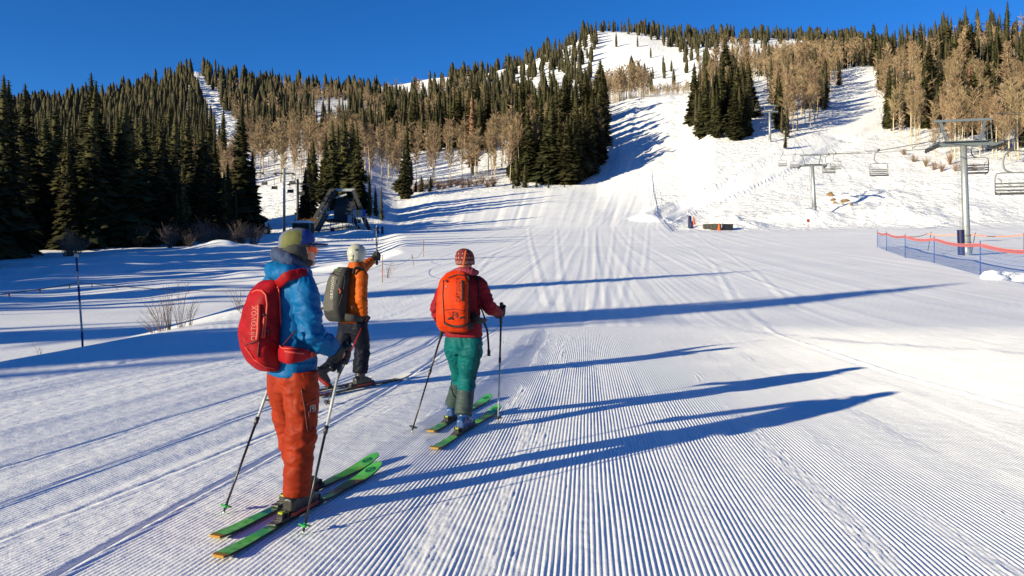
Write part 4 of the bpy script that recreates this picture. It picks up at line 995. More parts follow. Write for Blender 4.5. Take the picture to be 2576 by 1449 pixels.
    def pick(c):
        v = c - np.array(tuple(cc)); f_ = v @ np.array(tuple(tilt_f)); r_ = v @ np.array(tuple(hr)); u_ = v @ np.array(tuple(tu))
        k = np.zeros(len(c)); k[(f_ > .025 + .15 * (u_ - .04))] = 1; k[(np.abs(r_) < .045) & (f_ < .02)] = 2; k[(u_ > .062)] = 2; return k
    skin('cap', m, [M['olive'], M['royal'], M['cap_grey']], t, .0055, 2, [(cc, .12, .003, (.3, .5, 1), 35)], .001, 30, 0, pick)
    m = MB(); rows = []
    for k in range(15):
        a = -1.1 + 2.2 * k / 14; ix, iy = .090 * math.sin(a), .090 * math.cos(a) + .010; ox, oy = .092 * math.sin(a), .092 * math.cos(a) + .018 + .085 * math.cos(a) ** .6
        zc = -.012 - .022 * math.sin(a) ** 2
        rows.append([cc + hr*ix + tilt_f*iy + tu*(zc - .010), cc + hr*ox + tilt_f*oy + tu*(zc - .020)])
    V = [p for r in rows for p in r] + [p - tu*.006 for r in rows for p in r]; n2 = len(rows) * 2
    fs = [(2*k, 2*k+1, 2*k+3, 2*k+2) for k in range(14)] + [(n2+2*k, n2+2*k+2, n2+2*k+3, n2+2*k+1) for k in range(14)] + [(2*k+1, n2+2*k+1, n2+2*k+3, 2*k+3) for k in range(14)]
    m.add(V, fs); m.m = [0]*14 + [1]*28; [0]; m.build('cap_brim', [M['cap_grey'], M['cap_grey']], t)
    # trousers
    m = MB()
    limb(m, [hipR + UP*.05, hipR - UP*.06, hipR.lerp(kneeR, .55), kneeR, kneeR.lerp(ankR, .35), kneeR.lerp(ankR, .75), ankR - UP*.015], [.112, .115, .104, .097, .088, .082, .086])
    limb(m, [hipL + UP*.05, hipL - UP*.06, hipL.lerp(kneeL, .55), kneeL, kneeL.lerp(ankL, .35), kneeL.lerp(ankL, .75), ankL], [.112, .115, .102, .094, .085, .080, .084])
    torso(m, [(j(735, 985), .13, .115), (j(734, 950), .168, .132), (j(733, 925), .165, .128)], R_, fw)
    skin('trousers', m, M['rust_shell'], t, .009, 4, [(kneeR, .17, .013, (0, .3, 1), 22), (kneeR.lerp(ankR, .5), .14, .008, (.4, 0, 1), 20), (hipR - UP*.08, .16, .010, (.6, .2, 1), 20), (kneeL, .18, .014, (.2, 0, 1), 22), (ankR + UP*.08, .10, .010, (0, 0, 1), 26), (kneeR + UP*.17, .12, .008, (.8, 0, .6), 22)], .004, 10)
    tr = [c for c in t.children if c.name.startswith('trousers')][0]; bv = bvh_of(tr)
    out = (R_ * .8 - fw * .35).normalized(); X = out.cross(UP).normalized() * -1; pc = j(777, 1010, -.06)
    m = MB(); m.tube(surf_line(bv, [(-.05, .10), (-.03, -.02), (-.012, -.17)], pc, X, UP, out, .002), .0045, 6); m.build('zip', M['rust_dark'], tr, True)
    m = MB(); m.tube(surf_line(bv, [(-.02, .0), (.02, .02), (.045, .03)], pc, X, UP, out, .002), .004, 6); m.tube(surf_line(bv, [(-.005, -.02), (.0, -.16)], pc, X, UP, out, .002), .004, 6); m.build('pocket_seam', M['rust_dark'], tr, True)
    decal_logo(bv, pc + X*.020 - UP*.030, X, UP, out, M['print_grey'], tr, .030)
    # boots
    bm = {'shell': M['boot_black'], 'sole': M['red_plastic'], 'buckle': M['boot_grey']}
    boot(t, f_near + zb + UP*.010, dn, ankR, kneeR.lerp(ankR, .62), bm); boot(t, f_far + zb + UP*.010, dn, ankL, kneeL.lerp(ankL, .62), bm)
    # jacket with sleeves and hood
    m = MB()
    torso(m, [(j(734, 940), .172, .140), (j(734, 915), .170, .138), (j(733, 860), .158, .128), (j(732, 800), .162, .128), (j(731, 750), .172, .128), (j(733, 718), .168, .118), (j(738, 698), .130, .108), (j(746, 680), .094, .094)], R_, fw)
    limb(m, [j(738, 715, -.04), shR, shR.lerp(elR, .5), elR, elR.lerp(wrR, .5), wrR], [.080, .084, .077, .070, .061, .050])
    limb(m, [j(718, 715, .08), shL, shL.lerp(elL, .5), elL, elL.lerp(wrL, .5), wrL], [.085, .088, .080, .076, .066, .056])
    m.tube([j(770, 680, .06), j(752, 684, -.10), j(715, 688, -.16), j(688, 680, -.02), j(690, 672, .10)], [.034, .046, .058, .060, .045], 14, sub=4)
    m.ball(j(700, 682, -.06), (.095, .075, .060), (R_, fw, UP)); m.ball(j(712, 672, -.03), (.085, .070, .055), (R_, fw, UP))
    skin('jacket', m, M['blue_shell'], t, .0085, 4, [(elR, .16, .013, (.3, 0, 1), 24), (shR.lerp(elR, .45), .15, .009, (.5, .2, 1), 18), (elR.lerp(wrR, .6), .10, .008, (.8, 0, -.3), 26), (j(705, 680, -.08), .14, .012, (.7, 0, .7), 24), (j(765, 860, -.12), .16, .010, (.5, 0, 1), 18), (j(790, 910, -.10), .10, .008, (0, 0, 1), 22), (shR, .1, .007, (1, 0, .6), 22)], .004, 9)
    # inner hood / collar
    m = MB(); m.tube([j(768, 678, .05), j(756, 668, -.09), j(726, 654, -.14), j(702, 640, -.04), j(706, 636, .08)], [.020, .030, .040, .036, .030], 14, sub=4)
    m.ball(j(697, 640, -.02), (.050, .045, .052), (R_, fw, UP))
    skin('inner_hood', m, M['navy_fleece'], t, .007, 3, [(j(725, 655, -.12), .12, .008, (.8, 0, .5), 26)], .002, 18)
    # gloves and poles
    tipR = gpt(761, 1352); tipL = gpt(560, 1300)
    glove(t, 'glove', hand, (hand - tipR), wrR, M['black_cloth'], 1, 1.18); glove(t, 'glove', handL, (handL - tipL), wrL, M['black_cloth'], -1, 1.15)
    pole('black and white ski pole with green basket beside the nearest green ski', hand, tipR, M['white_shaft'], M['shaft_black'], M['green_plastic'], M['black_plastic'], 'poles of the blue skier')
    pole('ski pole with green basket planted left of the blue skier', handL, tipL, M['white_shaft'], M['shaft_black'], M['green_plastic'], M['black_plastic'], 'poles of the blue skier')
    # ---------------- red backpack
    bk = -fw; c0 = j(718, 818)                                     # on the back
    p = empty('backpack', c0 - UP*.28, 'red backpack worn by the skier in the blue jacket', 'backpack')
    m = MB(); rows = []
    # offsets outward from the spine, width, along height
    for y, o_, hw, hd in ((704, .120, .075, .030), (714, .138, .112, .050), (740, .165, .130, .078), (790, .188, .136, .098), (830, .200, .138, .106), (870, .192, .138, .100), (900, .172, .132, .084), (918, .152, .118, .062), (926, .142, .095, .040)):
        rows.append((j(727, y) + bk*o_, hw, hd))
    m.loft([se_ring(c, R_, bk, a, b_, 28, 3.0) for (c, (a, b_)) in interp_rings(rows, 3)])
    main = skin('main_compartment', m, M['pack_red'], p, .008, 3, [(j(640, 850, -.2), .2, .006, (.2, .2, 1), 18)], .003, 10)
    bv = bvh_of(main)
    jk = [c for c in t.children if c.name.startswith('jacket')][0]; bj = bvh_of(jk)
    def piece(nm, pts, r_, m_, b_=None, lift=.003): 
        m = MB(); m.tube(trace(b_ or bv, pts, lift), r_, 8, ref=(0, -1, .2)); return m.build(nm, M[m_], p, True)
    piece('piping', [(636, 736), (646, 731), (660, 732), (669, 742), (672, 765), (669, 800), (664, 850)], .0065, 'coral')
    z1 = piece('zip', [(652, 766), (651, 800), (649, 835), (646, 855)], .0105, 'coral', None, .005); piece('zip', [(665, 798), (661, 830), (658, 850)], .007, 'coral')
    piece('seam', [(652, 858), (650, 885), (649, 897)], .005, 'wine'); piece('seam', [(618, 868), (632, 862), (650, 858)], .004, 'wine'); piece('piping', [(618, 872), (640, 904), (668, 922), (690, 927)], .004, 'coral')
    piece('strap_buckle', [(661, 790), (669, 795)], .008, 'wine'); piece('strap_buckle', [(672, 826), (676, 842)], .009, 'wine'); piece('piping', [(700, 725), (703, 760), (704, 810), (707, 850)], .005, 'coral')
    V, Fc = text_verts('ORTOVOX', .068, 1.12); print_on('lettering', bv, V, Fc, (645, 857), (647, 769), 13, M['print_pink'], p)
    # straps: over the shoulder, side strap, hip belt
    bb = bj
    m = MB(); m.tube([j(698, 716, -.17)] + trace(bj, [(706, 708), (716, 698), (736, 690), (756, 688), (770, 690)], .008, 4), [(.030, .009)] + [(.030, .009)]*20 + [(.024, .007)], 10, ref=(0, -.5, 1)); m.build('shoulder_strap', M['pack_red'], p, True)
    m = MB(); m.tube([j(698, 724, -.18)] + trace(bj, [(708, 716), (718, 706), (738, 697), (757, 694)], .010, 4), [.005]*18, 8); m.build('strap_edge', M['coral'], p, True)
    m = MB(); m.tube([j(713, 868, -.22), j(728, 850, -.27), j(744, 832, -.25)], [(.012, .004)]*3, 8, ref=(0, -1, 0), sub=4); m.build('side_strap', M['wine'], p, True)
    m = MB(); m.tube([j(704, 890, -.20), j(726, 893, -.29), j(755, 893, -.25), j(782, 893, -.12), j(796, 890, .02)], [(.050, .014), (.056, .020), (.044, .018), (.022, .012), (.015, .008)], 14, ref=(0, 0, 1), sub=5)
    skin('hip_belt', m, M['pack_red'], p, .007, 2, wob=.002)
    m = MB(); m.tube([j(716, 884, -.305), j(740, 887, -.31), j(764, 889, -.255)], [.006]*3, 8, sub=4); m.tube([j(704, 870, -.23), j(712, 876, -.29), j(740, 877, -.295), j(775, 882, -.18)], [.005]*4, 8, sub=4); m.build('belt_piping', M['coral'], p, True)
    m = MB(); m.box(j(781, 893, -.145), (.035, .02, .035), (R_, fw, UP)); m.build('belt_buckle', M['coral'], p)
person_blue()

# ================================================================ person in red with the orange pack (seen from behind)
def person_red():
    D = 7.05; j = lambda x, y, dd=0.0: px(x, y, D + dd)
    fw, R_ = heading(12); hf, hr = heading(20); base = gpt(1158, 1080)
    t = empty('person', base, 'skier in crimson jacket and teal trousers seen from behind', 'person')
    mats = {'edge': M['shaft_black'], 'tail': M['amber'], 'logo': M['ski_dark'], 'bind': M['black_plastic'], 'lever': M['lime'], 'a': M['ski_green'], 'b': M['ski_mid'], 'c': M['ski_dark'], 'd': M['ski_olive'], 'e': M['ski_dust']}
    bands = [(.012, .15, 'b'), (.15, .28, 'e'), (.28, .36, 'b'), (.36, .45, 'e'), (.45, .57, 'd'), (.57, .66, 'e'), (.66, .74, 'c'), (.74, .81, 'b'), (.81, .995, 'a')]
    nd = gpt(1258, 1033) - gpt(1095, 1138); fd = gpt(1232, 1008) - gpt(1078, 1099)
    f_near = gpt(1170, 1090); f_far = gpt(1143, 1060)
    ski('green ski under the right blue boot of the crimson skier', f_near, nd, 1.78, .74, mats, bands, 'green skis of the crimson skier', logo=.915)
    ski('green ski on the far side, under the left boot of the crimson skier', f_far, fd, 1.78, .62, mats, bands, 'green skis of the crimson skier', logo=.915)
    dn = Vector((nd.x, nd.y, 0)).normalized(); zb = UP * .042
    hipR, kneeR, ankR = j(1184, 862, -.03), j(1174, 958, .02), f_near + UP*.17 - dn*.05
    hipL, kneeL, ankL = j(1147, 862, .04), j(1158, 955, .25), f_far + UP*.17 - dn*.05
    shR, elR, wrR, hand = j(1203, 716, -.02), j(1231, 772, -.02), j(1254, 787, .22), j(1261, 783, .28)
    shL, elL, wrL, handL = j(1125, 718, .06), j(1101, 780, .06), j(1110, 815, .24), j(1116, 824, .30)
    hc = j(1170, 657)
    b = MB(); torso(b, [(j(1165, 855), .15, .10), (j(1164, 790), .13, .09), (j(1163, 735), .155, .10), (j(1165, 703), .11, .08), (j(1168, 685), .055, .058), (j(1169, 668), .054, .058)], R_, fw)
    b.ball(hc + UP*.015, (.075, .096, .105), (hr, hf, UP), 20, 14); b.ball(hc + hf*.03 - UP*.07, (.054, .060, .05), (hr, hf, UP)); b.ball(hc + hf*.105 - UP*.015, (.013, .016, .02), (hr, hf, UP))
    for sg in (1, -1): b.ball(hc + hr*(.077*sg) - UP*.01, (.010, .02, .03), (hr, hf, UP))
    for P_, r_ in (((hipR, kneeR, ankR), (.085, .058, .045)), ((hipL, kneeL, ankL), (.085, .058, .045)), ((shR, elR, wrR, hand), (.05, .04, .03, .028)), ((shL, elL, wrL, handL), (.05, .04, .03, .028))): limb(b, P_, list(r_))
    skin('body', b, M['skin_tone'], t, .008, 3, wob=.0006, wf=40)
    # knitted hat
    m = MB(); cc = hc + UP*.02 - hf*.006; ru = (UP - hf*.15).normalized()
    rings = [se_ring(cc + ru*h, hr, hf, a*.92, a*1.08, 28, 2.1) for a, h in ((.092, -.055), (.098, -.03), (.098, .0), (.094, .03), (.084, .06), (.066, .082), (.040, .097), (.010, .103))]
    m.loft(rings); hat = skin('knit_hat', m, M['hat_maroon'], t, .006, 2, wob=.0015, wf=30); bh = bvh_of(hat)
    m = MB()                                                       # rows of knitted dots and chevrons, orange stripe
    for rowz, n, w_, h_ in ((.012, 18, .009, .010), (.050, 14, .006, .010)):
        for k in range(n):
            a = 6.283 * k / n; v = (hr*math.cos(a) + hf*math.sin(a)); q = cc + ru*rowz + v*.3; hit = bh.ray_cast(q, -v)
            if hit[0] is None: continue
            s_ = ru.cross(v).normalized(); c = hit[0] + v*.0015; m.add([c - s_*w_, c - ru*h_, c + s_*w_, c + ru*h_], [(0, 1, 2, 3)])
    for k in range(40):
        a = 6.283 * k / 40; v = (hr*math.cos(a) + hf*math.sin(a)); s_ = ru.cross(v).normalized()
        P4 = []
        for (ds, dz) in ((-.0035, -.045), (.0035, -.045), (.0045, -.018), (-.0025, -.018)):
            hit = bh.ray_cast(cc + ru*dz + v*.3 + s_*ds, -v); P4.append((hit[0] if hit[0] is not None else cc) + v*.0015)
        m.add(P4, [(0, 1, 2, 3)])
    o = m.build('knit_pattern', M['hat_pink'], hat); struct(o, 'stuff')
    m = MB(); m.tube(trace(bh, [(1172, 630), (1169, 645), (1166, 668)], .002), [(.009, .003)]*11, 8, ref=(1, 0, 0)); m.build('hat_stripe', M['hat_orange'], hat, True)
    # trousers: teal with slate lower legs
    m = MB()
    limb(m, [hipR + UP*.05, hipR - UP*.06, hipR.lerp(kneeR, .55), kneeR, kneeR.lerp(ankR, .35), kneeR.lerp(ankR, .75), ankR], [.112, .116, .098, .084, .082, .080, .082])
    limb(m, [hipL + UP*.05, hipL - UP*.06, hipL.lerp(kneeL, .55), kneeL, kneeL.lerp(ankL, .35), kneeL.lerp(ankL, .75), ankL], [.112, .114, .094, .082, .080, .078, .080])
    torso(m, [(j(1166, 890), .13, .11), (j(1166, 860), .168, .128), (j(1166, 838), .165, .122)], R_, fw)
    def pk(c):
        zz = c[:, 2]; lim = px(1170, 982, D).z + .02 * np.sin(c[:, 0] * 9); return (zz < lim).astype(int)
    tr = skin('trousers', m, [M['teal_shell'], M['slate_shell']], t, .009, 4, [(kneeR, .15, .012, (.2, .2, 1), 24), (kneeL, .15, .012, (0, .3, 1), 24), (hipR - UP*.10, .17, .012, (.7, 0, 1), 20), (hipL - UP*.08, .15, .010, (-.7, 0, 1), 20), (ankR + UP*.06, .09, .008, (0, 0, 1), 26), (hipR.lerp(kneeR, .6), .12, .009, (.8, 0, .7), 24)], .004, 11, 0, pk)
    bt = bvh_of(tr); m = MB(); m.tube(trace(bt, [(1206, 865), (1203, 910), (1194, 955)], .002), .004, 6); m.build('zip', M['black_cloth'], tr, True)
    bm = {'shell': M['boot_blue'], 'sole': M['boot_black'], 'buckle': M['boot_cyan']}
    boot(t, f_near + zb, dn, ankR, kneeR.lerp(ankR, .70), bm, .95); boot(t, f_far + zb, dn, ankL, kneeL.lerp(ankL, .70), bm, .95)
    # jacket
    m = MB()
    torso(m, [(j(1166, 846), .178, .135), (j(1166, 825), .176, .134), (j(1165, 785), .160, .122), (j(1164, 745), .172, .125), (j(1164, 718), .176, .115), (j(1166, 700), .135, .098), (j(1169, 684), .088, .085), (j(1170, 676), .080, .080)], R_, fw)
    limb(m, [j(1180, 712), shR, shR.lerp(elR, .5), elR, elR.lerp(wrR, .5), wrR], [.075, .080, .072, .066, .056, .045])
    limb(m, [j(1146, 714, .04), shL, shL.lerp(elL, .5), elL, elL.lerp(wrL, .5), wrL], [.075, .080, .072, .066, .056, .045])
    jk = skin('jacket', m, M['crimson'], t, .0085, 4, [(elR, .15, .011, (.6, 0, 1), 24), (elL, .15, .012, (-.3, 0, 1), 24), (shR.lerp(elR, .5), .12, .008, (.5, 0, 1), 20), (j(1190, 830), .12, .008, (0, 0, 1), 22), (shL.lerp(elL, .5), .12, .008, (-.4, 0, 1), 20)], .004, 10)
    m = MB(); m.tube([j(1200, 684, .06), j(1196, 686, -.08), j(1170, 682, -.13), j(1146, 684, -.06), j(1142, 684, .05)], [.020, .030, .034, .030, .022], 12, sub=4); m.ball(j(1170, 680, -.05), (.105, .075, .035), (R_, fw, UP))
    skin('hood', m, M['rose'], t, .007, 3, [(j(1170, 684, -.1), .12, .007, (1, 0, .3), 26)], .002, 16)
    tipR, tipL = gpt(1253, 1068), gpt(1035, 1092)
    glove(t, 'glove', hand, hand - tipR, wrR, M['black_cloth'], 1, 1.02); glove(t, 'glove', handL, handL - tipL, wrL, M['black_cloth'], -1, 1.02)
    pole('slim grey ski pole in the right hand of the crimson skier', hand, tipR, M['shaft_black'], M['white_shaft'], M['black_plastic'], M['black_plastic'], 'poles of the crimson skier')
    pole('black ski pole planted left of the crimson skier', handL, tipL, M['shaft_black'], M['shaft_black'], M['black_plastic'], M['black_plastic'], 'poles of the crimson skier')
    # ---------------- orange backpack
    bk = -fw; p = empty('backpack', j(1156, 832) + bk*.15, 'bright orange backpack worn by the skier in crimson', 'backpack')
    m = MB(); rows = [(j(x, y) + bk*o_, hw, hd) for x, y, o_, hw, hd in ((1160, 680, .13, .060, .030), (1158, 690, .15, .105, .050), (1156, 710, .18, .142, .080), (1155, 750, .20, .150, .095), (1154, 790, .20, .150, .098), (1154, 812, .19, .148, .090), (1155, 824, .175, .140, .075), (1156, 831, .16, .115, .05))]
    m.loft([se_ring(c, R_, bk, a, b_, 28, 3.4) for (c, (a, b_)) in interp_rings(rows, 3)])
    main = skin('main_compartment', m, M['pack_orange'], p, .008, 3, [(j(1145, 790, -.3), .16, .006, (.2, 0, 1), 22), (j(1185, 760, -.3), .12, .006, (.5, 0, 1), 24)], .003, 11); bv = bvh_of(main)
    def piece(nm, pts, r_, m_, b_=None, lift=.004, ref=(0, -1, .2)):
        m = MB(); m.tube(trace(b_ or bv, pts, lift, 5, 6.8), r_, 8, ref=ref); return m.build(nm, M[m_], p, True)
    piece('zip', [(1162, 706), (1163, 725), (1163, 757)], (.010), 'black_cloth'); piece('side_zip', [(1178, 694), (1180, 720), (1179, 760), (1178, 822)], .008, 'black_cloth'); piece('top_zip', [(1128, 700), (1150, 692), (1172, 693)], .006, 'black_cloth')
    piece('seam', [(1116, 705), (1114, 740), (1116, 780), (1118, 815)], .004, 'print_dark'); piece('seam', [(1120, 780), (1140, 777), (1172, 783)], .003, 'print_dark')
    piece('ice_axe_loop', [(1127, 802), (1133, 799), (1138, 802)], .008, 'black_cloth'); piece('ice_axe_loop', [(1156, 800), (1162, 798), (1168, 801)], .008, 'black_cloth')
    piece('bottom_strap', [(1118, 812), (1135, 820), (1155, 821), (1178, 816)], (.010), 'black_cloth'); piece('loop', [(1121, 706), (1126, 709)], .010, 'wine'); piece('whistle', [(1123, 718), (1123, 724)], .003, 'white_shaft')
    m = MB(); m.tube([j(1157, 686, -.25), j(1160, 676, -.26), j(1170, 674, -.25), j(1174, 684, -.24)], [(.009, .005)]*4, 8, sub=4); m.build('haul_loop', M['rose'], p, True)
    V, Fc = text_verts('ORTOVOX', .068, 1.12); print_on('lettering', bv, V, Fc, (1158, 760), (1157, 698), 10.5, M['print_dark'], p)
    decal_logo(bv, cast(bv, 1145, 792, 0), R_, UP, bk, M['print_dark'], p, .045)
    # harness: shoulder straps, hip belt, hanging webbing
    bj = bvh_of(jk)
    m = MB(); m.tube(trace(bj, [(1186, 702), (1196, 698), (1203, 704), (1206, 730), (1204, 756)], .006, 4, 6.95), [(.014, .006)]*17, 8, ref=(0, -1, .3)); m.build('shoulder_strap', M['black_cloth'], p, True)
    m = MB(); m.tube(trace(bj, [(1146, 704), (1136, 698), (1128, 700)], .006, 4, 6.95), [(.014, .006)]*9, 8, ref=(0, -1, .3)); m.build('shoulder_strap', M['black_cloth'], p, True)
    m = MB(); m.tube([j(1188, 790, -.13), j(1200, 806, -.16), j(1214, 808, -.08), j(1220, 808, .02)], [(.055, .02), (.050, .018), (.040, .016), (.030, .012)], 12, ref=UP, sub=4); m.tube([j(1124, 800, -.10), j(1114, 812, -.08), j(1110, 818, .02)], [(.045, .018), (.038, .016), (.028, .012)], 12, ref=UP, sub=4)
    m.tube([j(1120, 818, -.18), j(1150, 826, -.22), j(1190, 818, -.20)], [(.035, .012)]*3, 12, ref=UP, sub=4)
    skin('hip_belt', m, M['black_cloth'], p, .008, 2, wob=.002)
    m = MB(); m.tube([j(1218, 812, -.02), j(1225, 830, .0), j(1228, 855, .0), j(1229.5, 882, .0)], [(.010, .003)]*4, 6, ref=(1, 0, 0), sub=4); m.tube([j(1229.5, 880, .0), j(1230, 896, .0)], [(.015, .006)]*2, 8, ref=(1, 0, 0)); m.build('hanging_strap', M['black_cloth'], p, True)
    m = MB(); m.tube([j(1208, 772, -.12), j(1216, 790, -.02), j(1220, 806, .05)], [(.008, .003)]*3, 6, ref=(1, 0, 0), sub=4); m.build('load_strap', M['black_cloth'], p, True)
    m = MB(); m.tube([j(1113, 818, -.06), j(1109, 838, -.04), j(1107, 858, -.04)], [(.008, .003)]*3, 6, ref=(1, 0, 0), sub=4); m.build('hanging_strap', M['black_cloth'], p, True)
person_red()

# ================================================================ person in orange pointing with a pole
def person_orange():
    D = 9.3; j = lambda x, y, dd=0.0: px(x, y, D + dd)
    fw, R_ = heading(40); hf, hr = heading(38); base = gpt(908, 982)
    t = empty('person', base, 'skier in orange jacket and white helmet pointing ahead with a raised pole', 'person')
    mats = {'edge': M['shaft_black'], 'tail': M['ski_black'], 'logo': M['ski_black'], 'bind': M['black_plastic'], 'lever': M['boot_grey'], 'a': M['ski_white'], 'b': M['ski_black'], 'c': M['boot_grey']}
    bands = [(.012, .60, 'b'), (.60, .78, 'b'), (.78, .84, 'c'), (.84, .995, 'a')]
    nd = gpt(1026, 956) - gpt(797, 1007); dn = Vector((nd.x, nd.y, 0)).normalized(); sd = Vector((-dn.y, dn.x, 0))
    f_near = gpt(912, 979); f_far = f_near + sd*.27 - dn*.48; f_far.z = GZ(f_far.x, f_far.y)
    ski('black ski with white tip under the standing boot of the orange skier', f_near, dn, 1.76, .80, mats, bands, 'black skis of the orange skier')
    ski('black ski with white tip set further back under the lifted heel', f_far, dn, 1.76, .80, mats, bands, 'black skis of the orange skier')
    hipR, kneeR, ankR = j(903, 818, -.05), j(911, 884, .02), f_near + UP*.17 - dn*.05
    hipL, kneeL, ankL = j(872, 818, .07), j(858, 884, .05), j(829, 925, -.12)
    shR, elR, wrR, hand = j(907, 692, -.10), j(908, 750, -.16), j(914, 792, -.08), j(919, 806, -.04)
    shL, elL, wrL, handL = j(874, 690, .10), j(910, 676, .35), j(935, 655, .55), j(948, 646, .62)
    hc = j(899, 642)
    b = MB(); torso(b, [(j(886, 815), .15, .10), (j(887, 765), .14, .095), (j(889, 720), .165, .105), (j(893, 685), .12, .085), (j(897, 668), .06, .06), (j(898, 656), .056, .06)], R_, fw)
    b.ball(hc + UP*.01, (.076, .096, .105), (hr, hf, UP), 20, 14); b.ball(hc + hf*.03 - UP*.07, (.054, .060, .05), (hr, hf, UP)); b.ball(hc + hf*.108 - UP*.015, (.013, .016, .02), (hr, hf, UP))
    for P_, r_ in (((hipR, kneeR, ankR), (.085, .058, .045)), ((hipL, kneeL, ankL), (.085, .058, .045)), ((shR, elR, wrR, hand), (.05, .04, .03, .028)), ((shL, elL, wrL, handL), (.05, .04, .03, .028))): limb(b, P_, list(r_))
    skin('body', b, M['skin_tone'], t, .009, 3, wob=.0006, wf=40)
    m = MB(); m.ball(hc + UP*.028 - hf*.012, (.108, .128, .118), (hr, hf, UP), 26, 18); m.ball(hc - hf*.030 - UP*.035, (.098, .098, .075), (hr, hf, UP))
    he = skin('helmet', m, M['helmet'], t, .007, 3, wob=.0004, wf=20); bh = bvh_of(he)
    for pts in ([(888, 641), (888, 654)], [(893, 627), (902, 627)], [(893, 630), (901, 630)], [(883, 653), (887, 654)], [(897, 655), (903, 656)], [(897, 658), (903, 659)]):
        m = MB(); m.tube(trace(bh, pts, .001, 3, 9.2), .0055, 6); m.build('vent', M['helmet_dark'], he, True)
    # trousers
    m = MB()
    limb(m, [hipR + UP*.05, hipR - UP*.06, hipR.lerp(kneeR, .55), kneeR, kneeR.lerp(ankR, .4), ankR + UP*.03], [.112, .116, .104, .092, .090, .090])
    limb(m, [hipL + UP*.05, hipL - UP*.06, hipL.lerp(kneeL, .55), kneeL, kneeL.lerp(ankL, .5), ankL], [.112, .116, .104, .092, .088, .088])
    torso(m, [(j(888, 838), .13, .115), (j(887, 815), .170, .130), (j(887, 798), .165, .125)], R_, fw)
    skin('trousers', m, M['navy_shell'], t, .010, 4, [(kneeR, .16, .014, (0, 0, 1), 22), (kneeR.lerp(ankR, .6), .14, .012, (0, .2, 1), 24), (hipR - UP*.1, .15, .009, (.6, 0, 1), 20), (kneeL, .15, .012, (.4, 0, 1), 22)], .005, 11)
    bm = {'shell': M['boot_black'], 'sole': M['red_plastic'], 'buckle': M['boot_grey']}
    boot(t, f_near + UP*.042, dn, ankR, kneeR.lerp(ankR, .60), bm)
    toe = f_far + dn*.14 + UP*.05; bd = (dn*.80 - UP*.60).normalized(); boot(t, toe - bd*.145 + UP*.01, bd, ankL, kneeL.lerp(ankL, .72), bm)
    # jacket (quilted sleeves)
    m = MB()
    torso(m, [(j(886, 812), .178, .140), (j(886, 795), .176, .138), (j(887, 760), .170, .130), (j(889, 720), .182, .132), (j(891, 700), .180, .122), (j(894, 682), .130, .105), (j(897, 668), .095, .094), (j(898, 660), .088, .088)], R_, fw)
    def quilt(mb, pts, rad, n=22, puff=.009):
        P, Rr = smooth_path([Vector(q) for q in pts], list(rad), 8); mb.tube(P, [r[0] + puff * abs(math.sin(i * .78)) - puff*.6 for i, r in enumerate(Rr)], 16)
    quilt(m, [j(893, 692, -.03), shR, shR.lerp(elR, .5), elR, elR.lerp(wrR, .5), wrR], [.082, .092, .086, .080, .070, .060])
    quilt(m, [j(884, 692, .05), shL, shL.lerp(elL, .5), elL, elL.lerp(wrL, .5), wrL], [.082, .088, .082, .074, .064, .056])
    skin('jacket', m, M['down_orange'], t, .009, 2, [(elR, .13, .010, (.2, 0, 1), 24), (j(897, 672), .1, .008, (0, 0, 1), 30)], .004, 11)
    m = MB(); torso(m, [(j(893, 813), .150, .146), (j(893, 800), .150, .146)], R_, fw); skin('hem', m, M['black_cloth'], t, .010, 1, wob=.001)
    # pole held up, pole hanging
    up = (j(947, 572, .60) - handL).normalized()
    tipR = gpt(818, 1024)
    glove(t, 'glove', handL, up, wrL, M['black_cloth'], -1, 1.10); glove(t, 'glove', hand, hand - tipR, wrR, M['black_cloth'], 1, 1.10)
    pole('ski pole held upside down with its basket pointing at the sky', handL - up*.02, j(947, 566, .60), M['boot_grey'], M['boot_grey'], M['black_plastic'], M['black_plastic'], 'poles of the orange skier')
    pole('ski pole with red grip hanging from the right hand of the orange skier', hand, tipR, M['red_plastic'], M['shaft_black'], M['black_plastic'], M['red_plastic'], 'poles of the orange skier')
    # ---------------- grey and black backpack
    bk = -fw; p = empty('backpack', j(880, 812) + bk*.15, 'grey and black backpack worn by the skier in orange', 'backpack')
    m = MB(); rows = [(j(x, y) + bk*o_, hw, hd) for x, y, o_, hw, hd in ((889, 672, .15, .080, .040), (888, 682, .175, .130, .065), (886, 705, .205, .150, .095), (883, 745, .225, .155, .110), (881, 775, .225, .155, .110), (880, 795, .205, .150, .095), (880, 806, .18, .125, .065))]
    m.loft([se_ring(c, R_, bk, a, b_, 28, 3.4) for (c, (a, b_)) in interp_rings(rows, 3)])
    gd = (bk*.8 - R_*.6)
    def pk(c):
        v = c - np.array(tuple(j(884, 745) + bk*.22)); r_ = v @ np.array(tuple(R_)); o_ = v @ np.array(tuple(bk)); low = v[:, 2] < -.17 + .25*np.maximum(0, r_)
        return ((r_ > .075) | (o_ < -.045) | low).astype(int)
    main = skin('main_compartment', m, [M['pack_grey'], M['black_cloth']], p, .009, 3, wob=.004, wf=11, pick=pk); bv = bvh_of(main)
    def piece(nm, pts, r_, m_, lift=.004):
        m = MB(); m.tube(trace(bv, pts, lift, 5, 9.0), r_, 8, ref=(0, -1, .2)); return m.build(nm, M[m_], p, True)
    piece('top_seam', [(830, 690), (845, 684), (865, 690), (868, 700)], .006, 'black_cloth'); piece('side_seam', [(868, 700), (862, 735), (852, 770)], .006, 'black_cloth'); piece('zip_pull', [(853, 726), (857, 732), (855, 738)], .009, 'hat_orange')
    piece('handle', [(842, 678), (852, 676)], .006, 'green_plastic'); piece('zip', [(846, 712), (848, 704)], .006, 'black_cloth')
